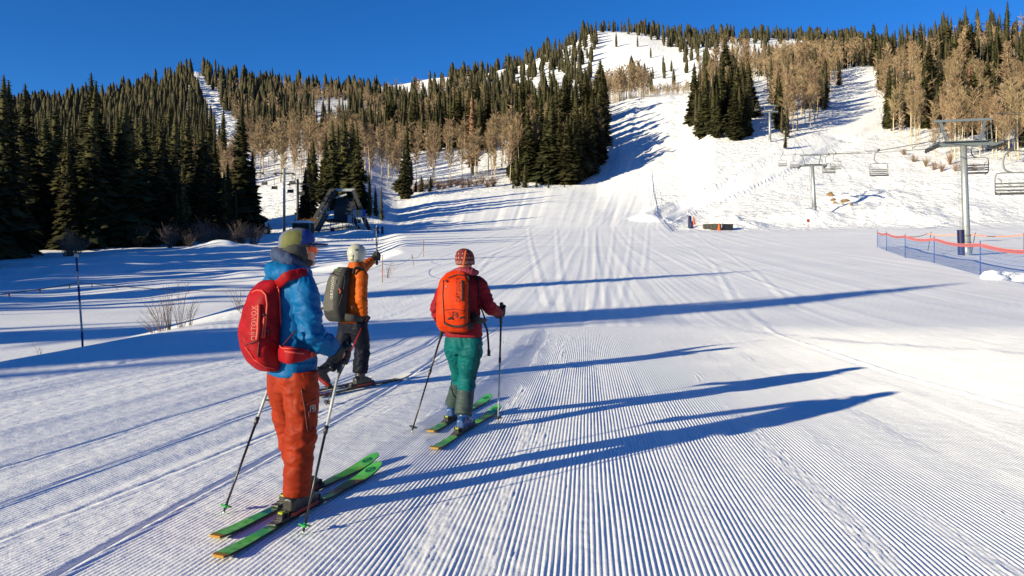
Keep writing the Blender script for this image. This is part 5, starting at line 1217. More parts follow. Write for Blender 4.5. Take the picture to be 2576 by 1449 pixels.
    piece('buckle', [(886, 770), (886, 778)], .010, 'black_plastic')
    V, Fc = text_verts('ORTOVOX', .068, 1.12); print_on('lettering', bv, V, Fc, (837.5, 752), (842, 695), 7.0, M['print_grey'], p)
    m = MB(); m.tube([j(890, 690, -.20), j(893, 676, -.20), j(903, 675, -.17), j(914, 684, -.12), j(920, 700, -.03)], [(.026, .009)]*5, 10, ref=(0, -.3, 1), sub=4); m.build('shoulder_strap', M['black_cloth'], p, True)
    m = MB(); m.tube([j(868, 798, -.26), j(888, 800, -.27), j(905, 803, -.20), j(916, 806, -.06)], [(.052, .018), (.048, .018), (.036, .014), (.024, .01)], 12, ref=UP, sub=4); skin('hip_belt', m, M['black_cloth'], p, .008, 2, wob=.002)
    m = MB(); m.tube([j(820, 775, -.1), j(812, 776, -.05), j(802, 776, -.02)], [(.016, .006)]*3, 8, ref=UP, sub=3); m.build('buckle', M['black_plastic'], p, True)
    m = MB(); m.tube([j(798, 728, -.05), j(808, 750, -.05), j(818, 782, -.05), j(816, 792, -.05)], [(.007, .004)]*4, 8, ref=(1, 0, 0), sub=4); m.build('drink_hose', M['blue_shell'], p, True)
person_orange()

# ------------------------------------------------------------------ lifts, fences, signs, shrubs
STEEL = mat('galvanised_steel', (.33, .35, .36), .45, .2, 6, metal=.55); STEELB = mat('grey_green_steel', K(148, 160, 168, .36), .5, .15, 6); DARKSTEEL = mat('black_steel', (.016, .017, .019), .5, .3, 8)
CABLE = mat('steel_cable', (.05, .05, .055), .5, .1, 20); SEATM = mat('chair_grey', (.13, .135, .14), .5, .2, 12); SEATD = mat('chair_seat', (.045, .045, .048), .7, .2, 12)
NETB = mat('net_blue', K(70, 112, 190, .6), .7, .1, 10); NETO = mat('net_orange', K(255, 124, 56, .85), .7, .1, 10); POSTB = mat('post_blue', K(52, 100, 190, .5), .6, .1, 10); PADB = mat('pad_blue', K(30, 38, 104, .40), .6, .15, 6)
ORANGE = mat('safety_orange', K(255, 112, 40, .5), .6, .1, 8); BAMBOO = mat('bamboo', K(205, 175, 120, .4), .7, .2, 30); WHITEP = mat('white_paint', K(225, 228, 230, .42), .5, .05, 10); BLUEP = mat('pole_blue', K(34, 58, 130, .5), .6, .1, 20)
SIGNW = mat('sign_white', K(190, 205, 225, .45), .5, .05, 6); SIGNY = mat('sign_yellow', K(235, 200, 70, .45), .5); SIGNB = mat('sign_blue', K(40, 105, 225, .5), .5); SIGNR = mat('sign_red', K(200, 70, 70, .4), .5)
ROCK = mat('rock', K(205, 170, 125, .36), .9, .3, 3, bump=.05, bscale=6, col2=K(150, 105, 70, .36)); CRATE = mat('crate_dark', (.07, .068, .055), .8, .3, 6)
WILLOW = mat('willow_twigs', (.150, .098, .072), .85, .3, 6, col2=(.20, .135, .095)); WILLOWD = mat('willow_dark', (.085, .066, .056), .85, .3, 3, col2=(.12, .09, .075)); RUSTY = mat('rusty_shrub', (.22, .125, .066), .85, .3, 2, col2=(.28, .17, .095)); GRASS = mat('dry_stems', (.26, .175, .095), .85, .3, 5)
def base_at(u, d): X = (u - CX) / F * d; return Vector((X, d, float(H(X, d))))
LD = Vector((.2445, .9697, 0)).normalized(); LS = Vector((LD.y, -LD.x, 0))       # direction of the chairlift and across it

def lift_tower(u, d, h, label, big=True, lean=-.03, pad=False, r0=.27):
    b = base_at(u, d); up = (UP + Vector((lean, 0, 0))).normalized(); t = empty('lift_tower', b, label, 'lift tower', 'towers of the right chairlift')
    top = b + up * h
    m = MB(); m.tube([b - up*.5, b + up*1.0, b + up*1.02, b + up*(h*.5), top], [r0*1.15, r0*1.12, r0, r0*.94, r0*.84], 20); m.build('pole', STEEL, t, True)
    for z in (.55, 1.0, 1.5): 
        m = MB(); m.tube([b + up*z, b + up*(z + .07)], [r0*1.22]*2, 20); m.build('flange', STEELB, t, True)
    m = MB(); m.bar(top + up*.12 - LS*2.15, top + up*.12 + LS*2.15, .30, .30); m.bar(top + up*.32 - LS*1.5, top + up*.32 + LS*1.5, .9, .06); m.build('crossarm', STEELB, t)
    f = top + up*2.0
    m = MB(); m.bar(f - LS*2.05, f + LS*2.05, .14, .18); m.build('lifting_beam', STEELB, t)
    for sg in (-1, 1):
        m = MB(); m.bar(f + LS*(1.6*sg), top + LS*(1.15*sg) + up*.25, .14, .14); m.build('frame_leg', STEELB, t)
        m = MB(); q = top + LS*(2.15*sg) + up*.0
        m.bar(q - LD*1.7, q + LD*1.7, .10, .20); m.bar(q - LS*.3*sg, q + LS*.25*sg, .18, .2); o = m.build('sheave_beam', STEELB, t)
        for k in range(6):
            m = MB(); c = q + LD*(-1.5 + .6*k) - up*.14 + LS*(.09*sg); m.tube([c - LS*.05, c + LS*.05], [.17, .17], 14); m.build('sheave', DARKSTEEL, o, True)
        if big:
            m = MB(); w = top + LS*(1.1*sg) + up*.36
            for (a, e) in ((-LD*.8, LD*.8), (-LD*.8 + up*.5, LD*.8 + up*.5), (-LD*.8 + up*1.0, LD*.8 + up*1.0)): m.tube([w + LS*(.6*sg) + a, w + LS*(.6*sg) + e], [.022]*2, 6)
            for k in (-.8, 0, .8): m.tube([w + LS*(.6*sg) + LD*k, w + LS*(.6*sg) + LD*k + up*1.0], [.022]*2, 6)
            m.build('railing', STEELB, t)
    if big:
        m = MB(); l0 = b - LS*(r0 + .16)
        for s_ in (-.16, .16): m.tube([l0 + LD*s_ + up*1.6, l0 + LD*s_ + up*(h - .2)], [.016]*2, 6)
        for k in range(int(h / .3) - 6): m.tube([l0 + LD*-.16 + up*(1.7 + .3*k), l0 + LD*.16 + up*(1.7 + .3*k)], [.012]*2, 6)
        m.build('ladder', STEEL, t)
    if pad:
        m = MB(); c = b - LS*(r0*1.5); m.loft([se_ring(c + up*z, LS, LD, .22, .30, 16, 3) for z in (-.2, .2, 1.2, 1.95, 2.0)]); m.build('crash_pad', PADB, t, True)
    return t
lift_tower(2433, 58, 8.6, 'tall steel chairlift tower with blue pad, nearest on the right', True, -.035, True, .27)
lift_tower(2049, 136, 8.5, 'chairlift tower with black sheaves on the open snow, second nearest', True, -.05, False, .36)
lift_tower(1937, 217, 8.8, 'chairlift tower between the two tree clumps', False, -.01, False, .36)
lift_tower(1880, 313, 8.4, 'small chairlift tower high between the clumps', False, 0, False, .25)
lift_tower(1862, 372, 8.4, 'distant chairlift tower, highest one between the clumps', False, 0, False, .25)
# haul ropes
RZ = [(20, 4.2), (43, 8.0), (58, 10.9), (75, 12.65), (104, 16.3), (136, 20.9), (160, 24.0), (217, 45.5), (313, 80.0), (372, 100)]
def rope_pt(d, sg):
    X = 20.7 + .252 * d + sg * 2.2 * LS.x; z = float(np.interp(d, [r[0] for r in RZ], [r[1] for r in RZ])); return Vector((X, d + sg * 2.2 * LS.y, z))
for sg, nm in ((-1, 'left'), (1, 'right')):
    m = MB(); m.tube([rope_pt(d, sg) for d in (20, 35, 43, 50, 58, 66, 75, 90, 104, 120, 136, 150, 160, 185, 217, 260, 313, 372)], .032, 6)
    m.thing('haul_rope', CABLE, rope_pt(20, sg), 'steel haul rope on the %s side of the chairlift towers' % nm, 'cable', 'ropes of the right chairlift')
m = MB(); m.tube([rope_pt(d, 1) + UP*(2.0) for d in (30, 58)] + [Vector((70, 75, 15.2)), Vector((72, 100, 18.4)), base_at(2049, 136) + UP*10.5], .018, 6); m.thing('signal_cable', CABLE, rope_pt(30, 1), 'thin signal cable running above the haul ropes', 'cable')
def chair(d, sg, label, ang=0.0, drop=2.75):
    g = rope_pt(d, sg); t = empty('lift_chair', g, label, 'lift chair', 'chairs of the right chairlift'); s = LS; f = -LD if sg < 0 else LD
    m = MB(); m.box(g + UP*.06, (.14, .42, .20), (s, f, UP)); m.build('grip', SEATD, t)
    m = MB(); m.tube([g, g - s*.32 - UP*.25, g - s*.42 - UP*.75, g - s*.30 - UP*1.15, g - UP*1.28], [.045]*5, 8, sub=4); m.build('hanger', SEATM, t, True)
    c = g - UP*1.30; w = .84
    m = MB(); m.tube([c - s*w - UP*1.2, c - s*w - UP*.25, c - s*(w - .2) - UP*.02, c, c + s*(w - .2) - UP*.02, c + s*w - UP*.25, c + s*w - UP*1.2], [.034]*7, 8, sub=4); m.build('frame', SEATM, t, True)
    b = c - UP*1.25
    m = MB(); m.box(b + f*.22, (2*w, .50, .10), (s, f, UP)); m.build('seat', SEATD, t)
    for k in range(3):
        m = MB(); m.box(b - f*.06 + UP*(.22 + .20*k), (2*w - .1, .04, .10), (s, f, UP)); m.build('back_slat', SEATM, t)
    m = MB(); m.tube([c - s*(w-.1) - UP*.35 + f*.1, c - s*(w-.12) - UP*.50 + f*.55, c - s*(w-.12) - UP*.85 + f*.62, c + s*(w-.12) - UP*.85 + f*.62, c + s*(w-.12) - UP*.50 + f*.55, c + s*(w-.1) - UP*.35 + f*.1], [.022]*6, 6); m.build('safety_bar', SEATM, t, True)
    for k in (-1, 1):
        m = MB(); m.tube([b + s*(w*k) + f*.0 + UP*.1, b + s*(w*k) + f*.48, b + s*(w*.9*k) + f*.55 - UP*.12], [.03]*3, 6); m.build('armrest', SEATM, t, True)
chair(43, -1, 'big empty lift chair cut by the right edge'); chair(61.5, 1, 'empty lift chair just behind the nearest tower'); chair(75, -1, 'empty lift chair hanging alone over the slope between the two towers')
chair(104, -1, 'lower of the two lift chairs right of the second tower'); chair(124, 1, 'upper of the two lift chairs right of the second tower'); chair(140, -1, 'lift chair hanging just left of the second tower'); chair(161, -1, 'small lift chair left above the second tower')
chair(230, -1, 'distant lift chair beside the third tower'); chair(300, 1, 'distant lift chair high between the clumps')

# ---- left lift: bottom station, hut, thin towers
def bot_station():
    d = 130; C_ = base_at(850, d); C_.z = px(850, 581, d).z; j = lambda x, y, dd=0: px(x, y, d + dd)
    t = empty('lift_station', C_, 'black steel bottom station of the chairlift behind the skiers', 'lift station')
    for k, dd in enumerate((0, 5.5)):
        dx = -14 * k; s_ = 1.0
        for a, b_ in (((846 + dx, 478), (785 + dx, 584)), ((889 + dx * .3, 478), (931 + dx * .2, 582))):
            m = MB(); m.bar(j(*a, dd), j(*b_, dd), .55, .55, Vector((0, 1, 0))); m.build('leg', DARKSTEEL, t)
        m = MB(); m.bar(j(843 + dx, 478, dd), j(893 + dx * .3, 478, dd), .5, .45); m.build('top_beam', DARKSTEEL if k else STEEL, t)
    for a, b_ in (((893, 556), (906, 582)), ((917, 550), (932, 580))):
        m = MB(); m.bar(j(*a, -.5), j(*b_, -.5), .42, .42, Vector((0, 1, 0))); m.build('leg', DARKSTEEL, t)
    m = MB(); m.loft([[j(840, y0, 0), j(896, y0, 0), j(896, y0, 6), j(840, y0, 6)] for y0 in (551, 520)] + [[j(846, 500, .6), j(886, 498, .6), j(886, 498, 5.4), j(846, 500, 5.4)]]); m.build('housing', DARKSTEEL, t)
    m = MB(); m.bar(j(846, 497, -.6), j(872, 489, -.6), .3, .28); m.build('light_panel', SIGNW, t)
    m = MB(); m.tube([j(866, 552, 2), j(866, 560, 2)], [3.0, 3.0], 24); m.build('bullwheel', DARKSTEEL, t, True)
    m = MB(); m.box(j(856, 556, 1), (4.6, 3, .3)); m.build('deck', DARKSTEEL, t)
    m = MB()
    for (a, e) in (((808, 536), (828, 534)), ((808, 528), (828, 526)), ((808, 520), (828, 519))): m.tube([j(*a, -1), j(*e, -1)], [.04]*2, 6)
    for x in (808, 815, 822, 828): m.tube([j(x, 519, -1), j(x, 537, -1)], [.04]*2, 6)
    m.build('railing', STEEL, t)
    m = MB(); m.bar(j(822, 537, -1.2), j(797, 582, -1.2), .9, .10, Vector((0, 1, 0))); st = m.build('stair_stringer', DARKSTEEL, t)
    for k in range(12):
        m = MB(); f = k / 11; m.box(j(821 - 24*f, 539 + 41*f, -1.4), (.55, .3, .06)); m.build('step', STEEL, st)
    m = MB(); m.box(j(878, 537, -.35), (2.0, .08, .55)); s = m.build('name_plate', DARKSTEEL, t)
    V, Fc = text_verts('SUNRISE', .46, 1.05); m = MB(); c = j(882, 537, -.42); m.add([c + Vector((v.x, 0, v.y)) for v in V], Fc); m.build('lettering', WHITEP, s)
bot_station()
def sign_board():
    d = 127.5; j = lambda x, y: px(x, y, d); t = empty('sign_board', base_at(904, d), 'white, yellow and blue trail sign board on posts by the station', 'sign')
    for x0, x1, m_ in ((888, 897, SIGNW), (897.4, 903, SIGNY), (903.4, 911.6, SIGNW), (912, 919.5, SIGNB)):
        m = MB(); c = (j(x0, 528) + j(x1, 544)) / 2; m.box(c, ((x1 - x0)/F*d, .06, 16/F*d)); m.build('panel', m_, t)
    m = MB(); m.box(j(904, 546), (2.6, .5, .15)); m.build('shelf', STEEL, t)
    for x in (889, 899, 907, 918):
        m = MB(); b = base_at(x, d); m.bar(b, Vector((b.x, d, j(x, 545).z)), .09); m.build('post', STEEL, t)
    m = MB(); c = j(889, 524); m.box(c, (.28, .05, .28), (Vector((.7, 0, .7)), Vector((0, 1, 0)), Vector((-.7, 0, .7)))); m.build('diamond', SIGNW, t)
    d2 = 126.5; b = base_at(880, d2); t = empty('notice_sign', b, 'plain pale notice sign on a post before the station', 'sign')
    m = MB(); c = px(880, 551, d2); m.box(c, (.75, .05, 1.4)); m.build('panel', SIGNW, t); m = MB(); m.bar(b, c - UP*.6 + Vector((0, .06, 0)), .10); m.build('post', STEEL, t)
sign_board()
def hut():
    d = 126; b = base_at(763, d); t = empty('control_hut', b, 'small dark control hut with a snowy roof', 'hut'); w, h = 45/F*d, 1.75
    c = Vector((b.x, d, b.z))
    m = MB(); m.box(c + UP*(h/2), (w, 2.4, h)); m.build('wall', CRATE, t)
    for k in (-.30, .02, .32):
        m = MB(); m.box(c + Vector((w*k, -1.22, h*.62)), (w*.26, .05, h*.5)); m.build('window', DARKSTEEL, t)
    m = MB(); m.box(c + Vector((w*.47, -1.23, h*.5)), (.16, .06, h)); m.build('corner_board', WHITEP, t)
    m = MB(); m.loft([se_ring(c + UP*(h + z), Vector((1,0,0)), Vector((0,1,0)), w*k, 1.5*k2, 16, 4) for z, k, k2 in ((0, .54, .95), (.10, .58, 1.0), (.30, .55, .95), (.42, .40, .7))]); m.build('roof_snow', SNOW, t, True)
    m = MB(); m.box(c + Vector((-w*.42, -1.5, .35)), (.45, .3, .7)); m.build('warning_box', SIGNY, t)
hut()
def thin_tower(u, d, h, label, chairs=()):
    b = base_at(u, d); t = empty('lift_tower', b, label, 'lift tower', 'thin towers of the left lift')
    m = MB(); m.tube([b - UP*.4, b + UP*h], [.26, .20], 12); m.build('pole', STEEL if u == 715 else DARKSTEEL, t, True)
    m = MB(); m.bar(b + UP*(h - .9) - Vector((1.6, 0, 0)), b + UP*(h - .9) + Vector((1.6, 0, 0)), .16, .22); m.build('crossarm', DARKSTEEL, t)
    for sg in (-1, 1):
        m = MB(); c = b + UP*(h - 1.05) + Vector((1.6*sg, 0, 0)); m.tube([c + Vector((0, -.7, 0)), c + Vector((0, .7, 0))], [.12]*2, 8); m.build('sheave_beam', DARKSTEEL, t, True)
for u, d, yt, lb in ((715, 128, 423, 'thin lift tower left of the control hut, tallest of three'), (749, 131, 450, 'thin dark lift tower rising behind the control hut'), (640, 140, 423, 'thin dark lift tower beside the left spruce stand')):
    b = base_at(u, d); thin_tower(u, d, px(u, yt, d).z - b.z, lb)
def small_chair(u, y, d, label):
    g = px(u, y, d); t = empty('lift_chair', g, label, 'lift chair', 'chairs of the left lift'); X = Vector((1, 0, 0))
    m = MB(); m.tube([g, g - UP*1.2, g - UP*1.3 + X*.5, g - UP*2.1 + X*.55], [.05]*4, 6); m.build('hanger', DARKSTEEL, t)
    m = MB(); m.box(g - UP*2.0, (1.2, .45, .10)); m.build('seat', DARKSTEEL, t); m = MB(); m.box(g - UP*1.65 + Vector((0, .2, 0)), (1.2, .06, .5)); m.build('backrest', DARKSTEEL, t)
for u, y, d, lb in ((735, 436, 136, 'dark lift chair between the two thin towers'), (757, 462, 133, 'dark lift chair just right of the thin tower'), (730, 458, 140, 'dark lift chair hanging low left of the hut tower'), (665, 440, 150, 'dark lift chair near the spruce stand'), (690, 450, 146, 'dark lift chair midway between the left towers')): small_chair(u, y, d, lb)
m = MB(); m.tube([px(560, 405, 170), px(640, 430, 140), px(715, 431, 128), px(749, 457, 131), px(850, 500, 133)], .03, 6); m.thing('haul_rope', CABLE, px(560, 405, 170), 'dark cable of the left lift between thin towers', 'cable')
for u, d, h, lb in ((832, 126, 1.8, 'left'), (861, 126, 1.8, 'middle'), (776, 124, 1.6, 'outer left'), (877, 125, 1.4, 'right')):
    b = base_at(u, d); m = MB(); m.tube([b, b + UP*h], [.05, .05], 8); m.tube([b + UP*(h-.3), b + UP*h], [.07, .07], 8); m.thing('barrier_post', DARKSTEEL, b, 'thin dark barrier post before the station, %s one' % lb, 'post', 'barrier posts')
b = base_at(837, 126); m = MB(); m.tube([b, b + UP*.1, b + UP*.75, b + UP*.9], [.30, .32, .34, .2], 14); m.thing('trash_can', PADB, b, 'round dark blue bin under the lift station', 'bin', smooth=True)
for u, d, lb in ((950, 118, 'left'), (962, 117, 'right')):
    b = base_at(u, d); m = MB(); m.loft([se_ring(b + UP*z, Vector((1,0,0)), Vector((0,1,0)), .20, .20, 14, 3) for z in (0, .3, 1.0, 1.15)]); m.thing('snow_pad', PADB, b, 'dark blue safety pad right of the station, %s of the pair' % lb, 'pad', 'blue pads', smooth=True)

# ---- safety nets on the right
def net(posts, h, label, band=.19, cov=.012, post_mat=None, group=None, cell=.06, lean=0):
    """posts: (u, d); blue mesh of strands between posts, orange band on top"""
    B = [base_at(u, d) for u, d in posts]; t = empty('safety_net', B[0], label, 'safety net', group)
    for i, b in enumerate(B):
        m = MB(); m.tube([b - UP*.2, b + UP*(h + .22) + Vector((lean * (i % 2), 0, 0))], [.030, .026], 8); m.build('post', post_mat or POSTB, t, True)
    strands = MB(); bandm = MB()
    for a, b in zip(B[:-1], B[1:]):
        L = (b - a).length; n = max(4, int(L / .5)); T = (b - a) / L; SG = np.linspace(0, 1, 12); ZG = H(a.x + (b.x - a.x) * SG, a.y + (b.y - a.y) * SG)
        def pt(s_, k):
            sag = -.16 * math.sin(math.pi * s_) * (1 if k > .5 else .5); q = a.lerp(b, s_); q = Vector((q.x, q.y, float(np.interp(s_, SG, ZG))))
            return q + UP*(.05 + (h + .05 + sag) * k) + Vector((T.y, -T.x, 0)) * (.12 * math.sin(math.pi * s_) * math.sin(3.1*k))
        nh = int(h / cell)
        for r in range(nh):
            k = r / nh; w_ = cov * (1.6 if r % 4 == 0 else .8)
            for i in range(n):
                p0, p1 = pt(i/n, k), pt((i+1)/n, k); strands.add([p0 - UP*w_/2, p1 - UP*w_/2, p1 + UP*w_/2, p0 + UP*w_/2], [(0, 1, 2, 3)])
        nv = int(L / cell)
        for i in range(nv):
            s_ = (i + .5) / nv; Q = [pt(s_, k/4) for k in range(5)]
            for k in range(4): strands.add([Q[k] - T*cov/2, Q[k] + T*cov/2, Q[k+1] + T*cov/2, Q[k+1] - T*cov/2], [(0, 1, 2, 3)])
        for i in range(n):
            p0, p1 = pt(i/n, 1), pt((i+1)/n, 1); bandm.add([p0 - UP*band, p1 - UP*band, p1, p0], [(0, 1, 2, 3)])
    o = strands.build('net', NETB if band > .1 else CABLE, t); struct(o, 'stuff'); bandm.build('top_band', NETO, t)
net([(2207, 76), (2230, 66), (2277, 54.5), (2350, 48), (2466, 37.6), (2640, 29.5), (2900, 23)], 1.55, 'blue safety net with orange top edge before the nearest tower')
net([(2277, 54.6), (2333, 66), (2415, 64), (2443, 61), (2576, 60), (2700, 60)], 1.5, 'thin orange net line running behind the nearest tower', .06, .0022, DARKSTEEL, None, .10, .35)
def lumpy(m, c, amp, fr, seed):
    """push a ball's vertices in and out with noise"""
    V = np.array(m.v); k = 1 + amp * noise3(V[:, 0]*fr, V[:, 1]*fr, V[:, 2]*fr, seed) + amp * .5 * noise3(V[:, 0]*fr*2.3, V[:, 1]*fr*2.3, V[:, 2]*fr*2.3, seed + 5)
    c = np.array(tuple(c)); m.v = [tuple(p) for p in c + (V - c) * k[:, None]]
# loose snow lumps by the net
for i, (u, d, r) in enumerate(((2497, 35.5, .34), (2520, 35, .22), (2540, 36, .28), (2560, 35, .3), (2478, 35.6, .2), (2572, 34, .35))):
    b = base_at(u, d); m = MB(); m.ball(b + UP*r*.4, (r*1.3, r, r*.8), None, 12, 8)
    lumpy(m, b + UP*r*.4, .35, 4, i); m.thing('snow_lump', SNOW, b, 'loose lump of white snow at the foot of the blue net', 'snow lump', 'snow lumps by the net', smooth=True)

# ---- rope line with pennants on the left
def slope_pole(u, ytop, ybot, d, xt, label, bands):
    b = px(u, ybot, d); b.z = float(H(b.x, b.y)); top = px(xt, ytop, d); t = empty('rope_pole', b, label, 'pole', 'poles of the rope line')
    n = len(bands)
    for k, m_ in enumerate(bands):
        m = MB(); m.tube([b.lerp(top, k/n) - (UP*.2 if k == 0 else UP*0), b.lerp(top, (k+1)/n)], [.020, .020], 8); m.build('segment', m_, t, True)
    return b, top
b1, t1 = slope_pole(209, 645, 862, 14.6, 192, 'tall blue and white banded pole carrying the rope on the left', [BLUEP, WHITEP, WHITEP, BLUEP, WHITEP, BLUEP])
b2, t2 = slope_pole(962, 642, 729, 33, 962, 'thin pole beside the orange skier, nearest of the far rope poles', [BAMBOO, ORANGE, BAMBOO, BAMBOO])
b3, t3 = slope_pole(1041, 640, 694, 45, 1036, 'leaning thin pole left of the crimson skier', [BAMBOO, BAMBOO, DARKSTEEL])
b4, t4 = slope_pole(1065, 604, 669, 56, 1066, 'tall reddish pole standing furthest along the rope line', [BAMBOO, SIGNR, SIGNR])
m = MB(); m.ball(t1 + UP*.02, .045, None, 10, 8); o = m.build('pole_cap', WHITEP, bpy.data.objects[[k for k in ORG if k.startswith('rope_pole')][0]], True)
YEL = mat('pennant_yellow', K(235, 195, 60, .5), .7)
def rope_line(a, b, sag, label, flags, fz=0):
    P = [a.lerp(b, k/14) - UP*(sag * 4 * (k/14) * (1 - k/14)) for k in range(15)]
    m = MB(); m.tube(P, .008, 6); m.thing('rope', mat('rope_dark', (.10, .05, .05), .8), a, label, 'rope', 'ropes of the rope line')
    for k, (f, col) in enumerate(flags):
        i = f * 14; q = P[int(i)].lerp(P[min(14, int(i) + 1)], i - int(i)); s_ = .034
        m = MB(); T = (b - a).normalized(); m.add([q - T*s_*.5, q + T*s_*.5, q + T*s_*.3 - UP*.075 + Vector((0, .02, 0)), q - T*s_*.2 - UP*.07 + Vector((0, .02, 0))], [(0, 1, 2, 3)])
        m.thing('pennant', col, q, 'small %s pennant hanging from the rope line on the left' % ('yellow' if col is YEL else 'orange'), 'pennant', 'pennants on the rope line')
ra = t1.lerp(b1, .29); rl = px(-260, 762, 12.5)
rope_line(rl, ra, .06, 'dark rope from the left edge to the banded pole', ((.58, ORANGE), (.76, ORANGE), (.94, YEL)))
rope_line(ra, t2.lerp(b2, .35), .55, 'dark sagging rope between the banded pole and the far poles', ((.02, YEL), (.06, YEL), (.20, ORANGE), (.44, YEL), (.53, ORANGE), (.68, ORANGE), (.74, ORANGE)))
rope_line(t2.lerp(b2, .3), t3.lerp(b3, .2), .25, 'thin rope between the far rope poles', ((.3, ORANGE), (.6, ORANGE)))
rope_line(t3.lerp(b3, .2), t4.lerp(b4, .4), .35, 'thin rope up to the reddish pole', ())

# ---- odds and ends on the flat at the right
def simple(name, m, m_, loc, label, cat, group=None, **k): return m.thing(name, m_, loc, label, cat, group, **k)
for u, y, d, h, lb in ((1735, 568, 124, 2.1, 'tall'), (1739, 569, 123, 1.3, 'short')):
    b = base_at(u, d); m = MB(); m.loft([se_ring(b + UP*z, Vector((1,0,0)), Vector((0,1,0)), .28*k, .28*k, 14, 3) for z, k in ((0, .9), (.3, 1), (h*.9, .9), (h, .4))]); simple('snow_pad', m, PADB, b, '%s dark blue pad where the two runs meet' % lb, 'pad', 'blue pads at the junction', smooth=True)
for u, d, w_, h, m_, lb in ((1782, 122, 1.6, .75, CRATE, 'low long dark crate on the flat by the mounds'), (1800, 121.5, 1.6, .95, CRATE, 'higher dark crate next to the orange cone'), (1830, 121.5, 1.5, .95, DARKSTEEL, 'black crate with orange bars standing apart')):
    b = base_at(u, d); m = MB(); m.box(b + UP*h/2, (w_, 1.0, h)); 
    for k in (-.48, 0, .48): m.box(b + UP*h/2 + Vector((w_*k, -.52, 0)), (.09, .05, h + .06))
    m.box(b + UP*(h + .03), (w_ + .08, 1.06, .06)); simple('crate', m, m_, b, lb, 'crate', 'crates on the flat')
for u, d, h, lb in ((1809, 121, 1.2, 'orange cone between the dark crates'), (1745, 132, 1.5, 'orange cone on the bank where the runs meet')):
    b = base_at(u, d); m = MB(); m.tube([b, b + UP*.06, b + UP*.07, b + UP*h], [.42, .42, .30, .07], 14); simple('traffic_cone', m, ORANGE, b, lb, 'cone')
m = MB(); A_, B_ = base_at(1740, 122) + UP*.8, base_at(1800, 122) + UP*.9
m.tube([A_, A_.lerp(B_, .5) - UP*.2, B_, base_at(1850, 122) + UP*.9], .03, 6, sub=4); simple('rope', m, SIGNR, A_, 'red rope strung past the crates', 'rope')
b = base_at(2033, 121.9); t = empty('small_sign', b, 'small red square sign on a thin post on the right flat', 'sign')
m = MB(); m.tube([b - UP*.2, b + UP*1.4], [.035, .035], 8); m.build('post', SIGNR, t, True); m = MB(); m.box(b + UP*1.5 + Vector((0, -.05, 0)), (.5, .05, .5)); m.build('panel', SIGNR, t)
for i, (u, d, r, w_) in enumerate(((2091, 152, .8, 1.0), (2094, 149, .7, 1.0), (2088, 156, .75, 1.1), (2099, 146, .6, 1.0), (2127, 146, .65, 1.7), (2122, 143, .35, 1.2), (2112, 150, .35, 1.3), (2141, 139, .35, 1.2))):
    b = base_at(u, d); m = MB(); r *= .7; m.ball(b + UP*r*.3, (r*w_, r, r*.85), None, 12, 8); lumpy(m, b + UP*r*.3, .40, 1.6, i); simple('rock', m, ROCK, b, 'tan rock showing through the snow below the lift chairs', 'rock', 'rocks below the chairs')
# ---- shrubs
def shrub(u, d, h, n, spread, m_, label, group, w_=.006, lean=0, br=3, name='shrub', seed=0, b=None):
    b = b or base_at(u, d); r = random.Random(seed + int(u)); m = MB()
    for i in range(n):
        a = r.uniform(0, 6.283); rr = r.random() ** .6; v = Vector((math.cos(a), math.sin(a)*.6, 0)) * (spread * rr)
        p0 = b + v * .22; L = h * r.uniform(.55, 1.05) * (1 - .25 * rr); p1 = p0 + v * .35 + UP * L * .5 + Vector((lean * L * .3, 0, 0)); p2 = p0 + v * r.uniform(.7, 1.1) + UP * L + Vector((lean * L, 0, 0))
        m.tube([p0, p1, p2], [w_, w_ * .8, w_ * .35], 3)
        for k in range(br):
            q = p0.lerp(p1, r.uniform(.5, 1)) if r.random() < .4 else p1.lerp(p2, r.uniform(0, .8)); dv = Vector((r.uniform(-1, 1), r.uniform(-1, 1), r.uniform(.3, 1.4))).normalized() * L * r.uniform(.18, .38)
            m.tube([q, q + dv], [w_ * .6, w_ * .3], 3)
    return m.thing(name, m_, b, label, 'shrub', group)
shrub(185, 79, 2.6, 110, 2.0, WILLOW, 'bare grey brown willow bush alone on the left snow bank', None, .018)
shrub(165, 79.5, 3.0, 26, 1.0, GRASS, 'tall tan dry stems behind the lone willow bush', None, .02, .06)
shrub(172, 80, 3.6, 22, .7, RUSTY, 'rust coloured dry stems behind the lone willow bush', None, .03, .05)
for k, (u, d, h, n, sp, ln) in enumerate(((405, 17.6, 1.0, 20, .42, -.35), (425, 17.8, 1.25, 13, .25, -.10), (385, 17.0, .45, 9, .35, -.7), (455, 18.4, 1.35, 17, .36, .05), (480, 18.8, .9, 9, .30, .25))):
    shrub(u, d, h, n, sp, WILLOW, 'thin bare willow twigs at the piste edge by the banded pole', 'willow twigs at the piste edge', .0055, ln, 2, seed=k)
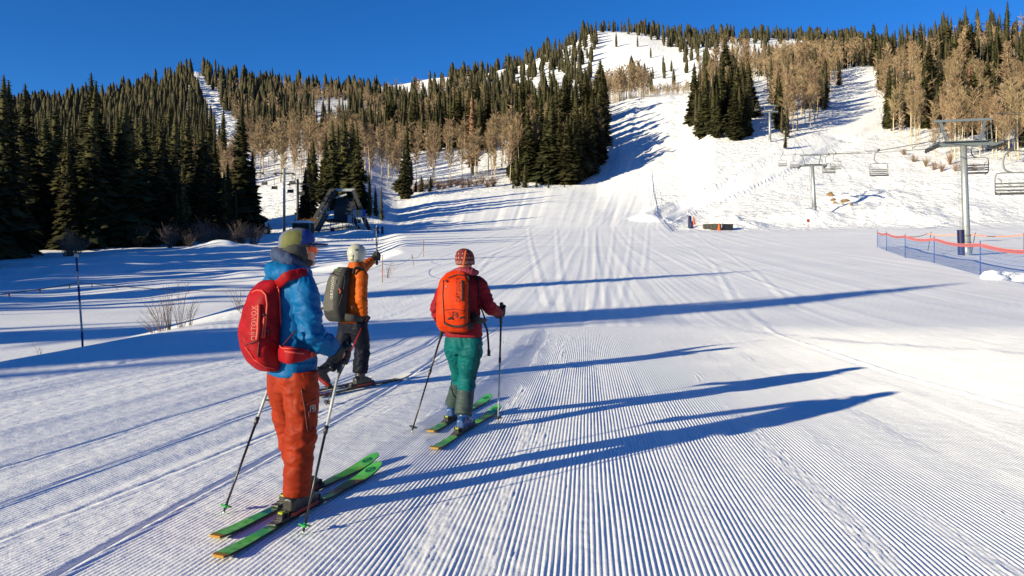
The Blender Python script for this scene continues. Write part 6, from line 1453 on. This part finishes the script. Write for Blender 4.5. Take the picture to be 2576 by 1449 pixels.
shrub(975, 36, .9, 16, .5, GRASS, 'wispy dry twigs by the far rope pole', None, .006, .3)
shrub(102, 16.6, .5, 3, .10, WILLOW, 'single twig poking from the sunny left snow', None, .005, -.3)
shrub(600, 23, .9, 10, .35, WILLOW, 'few twigs just left of the red backpack', None, .006, -.2)
shrub(612, 21.5, .5, 8, .3, WILLOW, 'low twigs hugging the edge below the red backpack', None, .006, -.3)
for k in range(17):
    u = 200 + k * 27 + (k % 3) * 6; d = 90 + (k * 7 % 11); hh = 2.2 + (k * 5 % 7) * .28
    shrub(u, d, hh, 60, 1.7, WILLOWD, 'dark bare willow shrub in the thicket under the left spruces', 'willow thicket under the spruces', .022, 0, 3, seed=k)
for k, (u, d, h, sp) in enumerate(((540, 92, 2.2, 1.6), (575, 93, 1.9, 1.6), (605, 96, 1.7, 1.5), (640, 104, 1.8, 1.5), (660, 110, 2.0, 1.4), (668, 116, 2.2, 1.2))):
    shrub(u, d, h, 60, sp, WILLOWD, 'low bare shrub on the snow bank left of the lift towers', 'shrubs left of the lift towers', .022, 0, 3, seed=50 + k)
for k, (u, d, h, sp, m_) in enumerate(((776, 134, 2.2, 1.6, RUSTY), (790, 135, 2.0, 1.5, RUSTY), (803, 136, 1.6, 1.2, RUSTY))):
    shrub(u, d, h, 80, sp, m_, 'orange brown shrub beside the lift station', 'orange brown shrubs at the station', .03, 0, 3, seed=70 + k)
for k in range(14):
    u = 1040 + k * 15.5; shrub(u, 212 + (k % 4) * 2.6, 2.2 + (k * 3 % 5) * .35, 60, 2.1, RUSTY, 'rust brown willow in the hedge below the central wood', 'rust brown willows below the wood', .035, 0, 3, seed=90 + k)
for k, (u, d, h) in enumerate(((2330, 178, 3.2), (2350, 172, 2.6), (2368, 168, 2.4), (2300, 185, 2.6), (2405, 165, 3.0), (2425, 164, 2.6), (2450, 163, 2.4), (2275, 196, 2.4), (2390, 176, 4))):
    shrub(u, d, h, 40, 1.3, RUSTY if k % 3 else GRASS, 'tan brown brush at the lower edge of the right wood', 'brush below the right wood', .03, 0, 3, seed=120 + k)
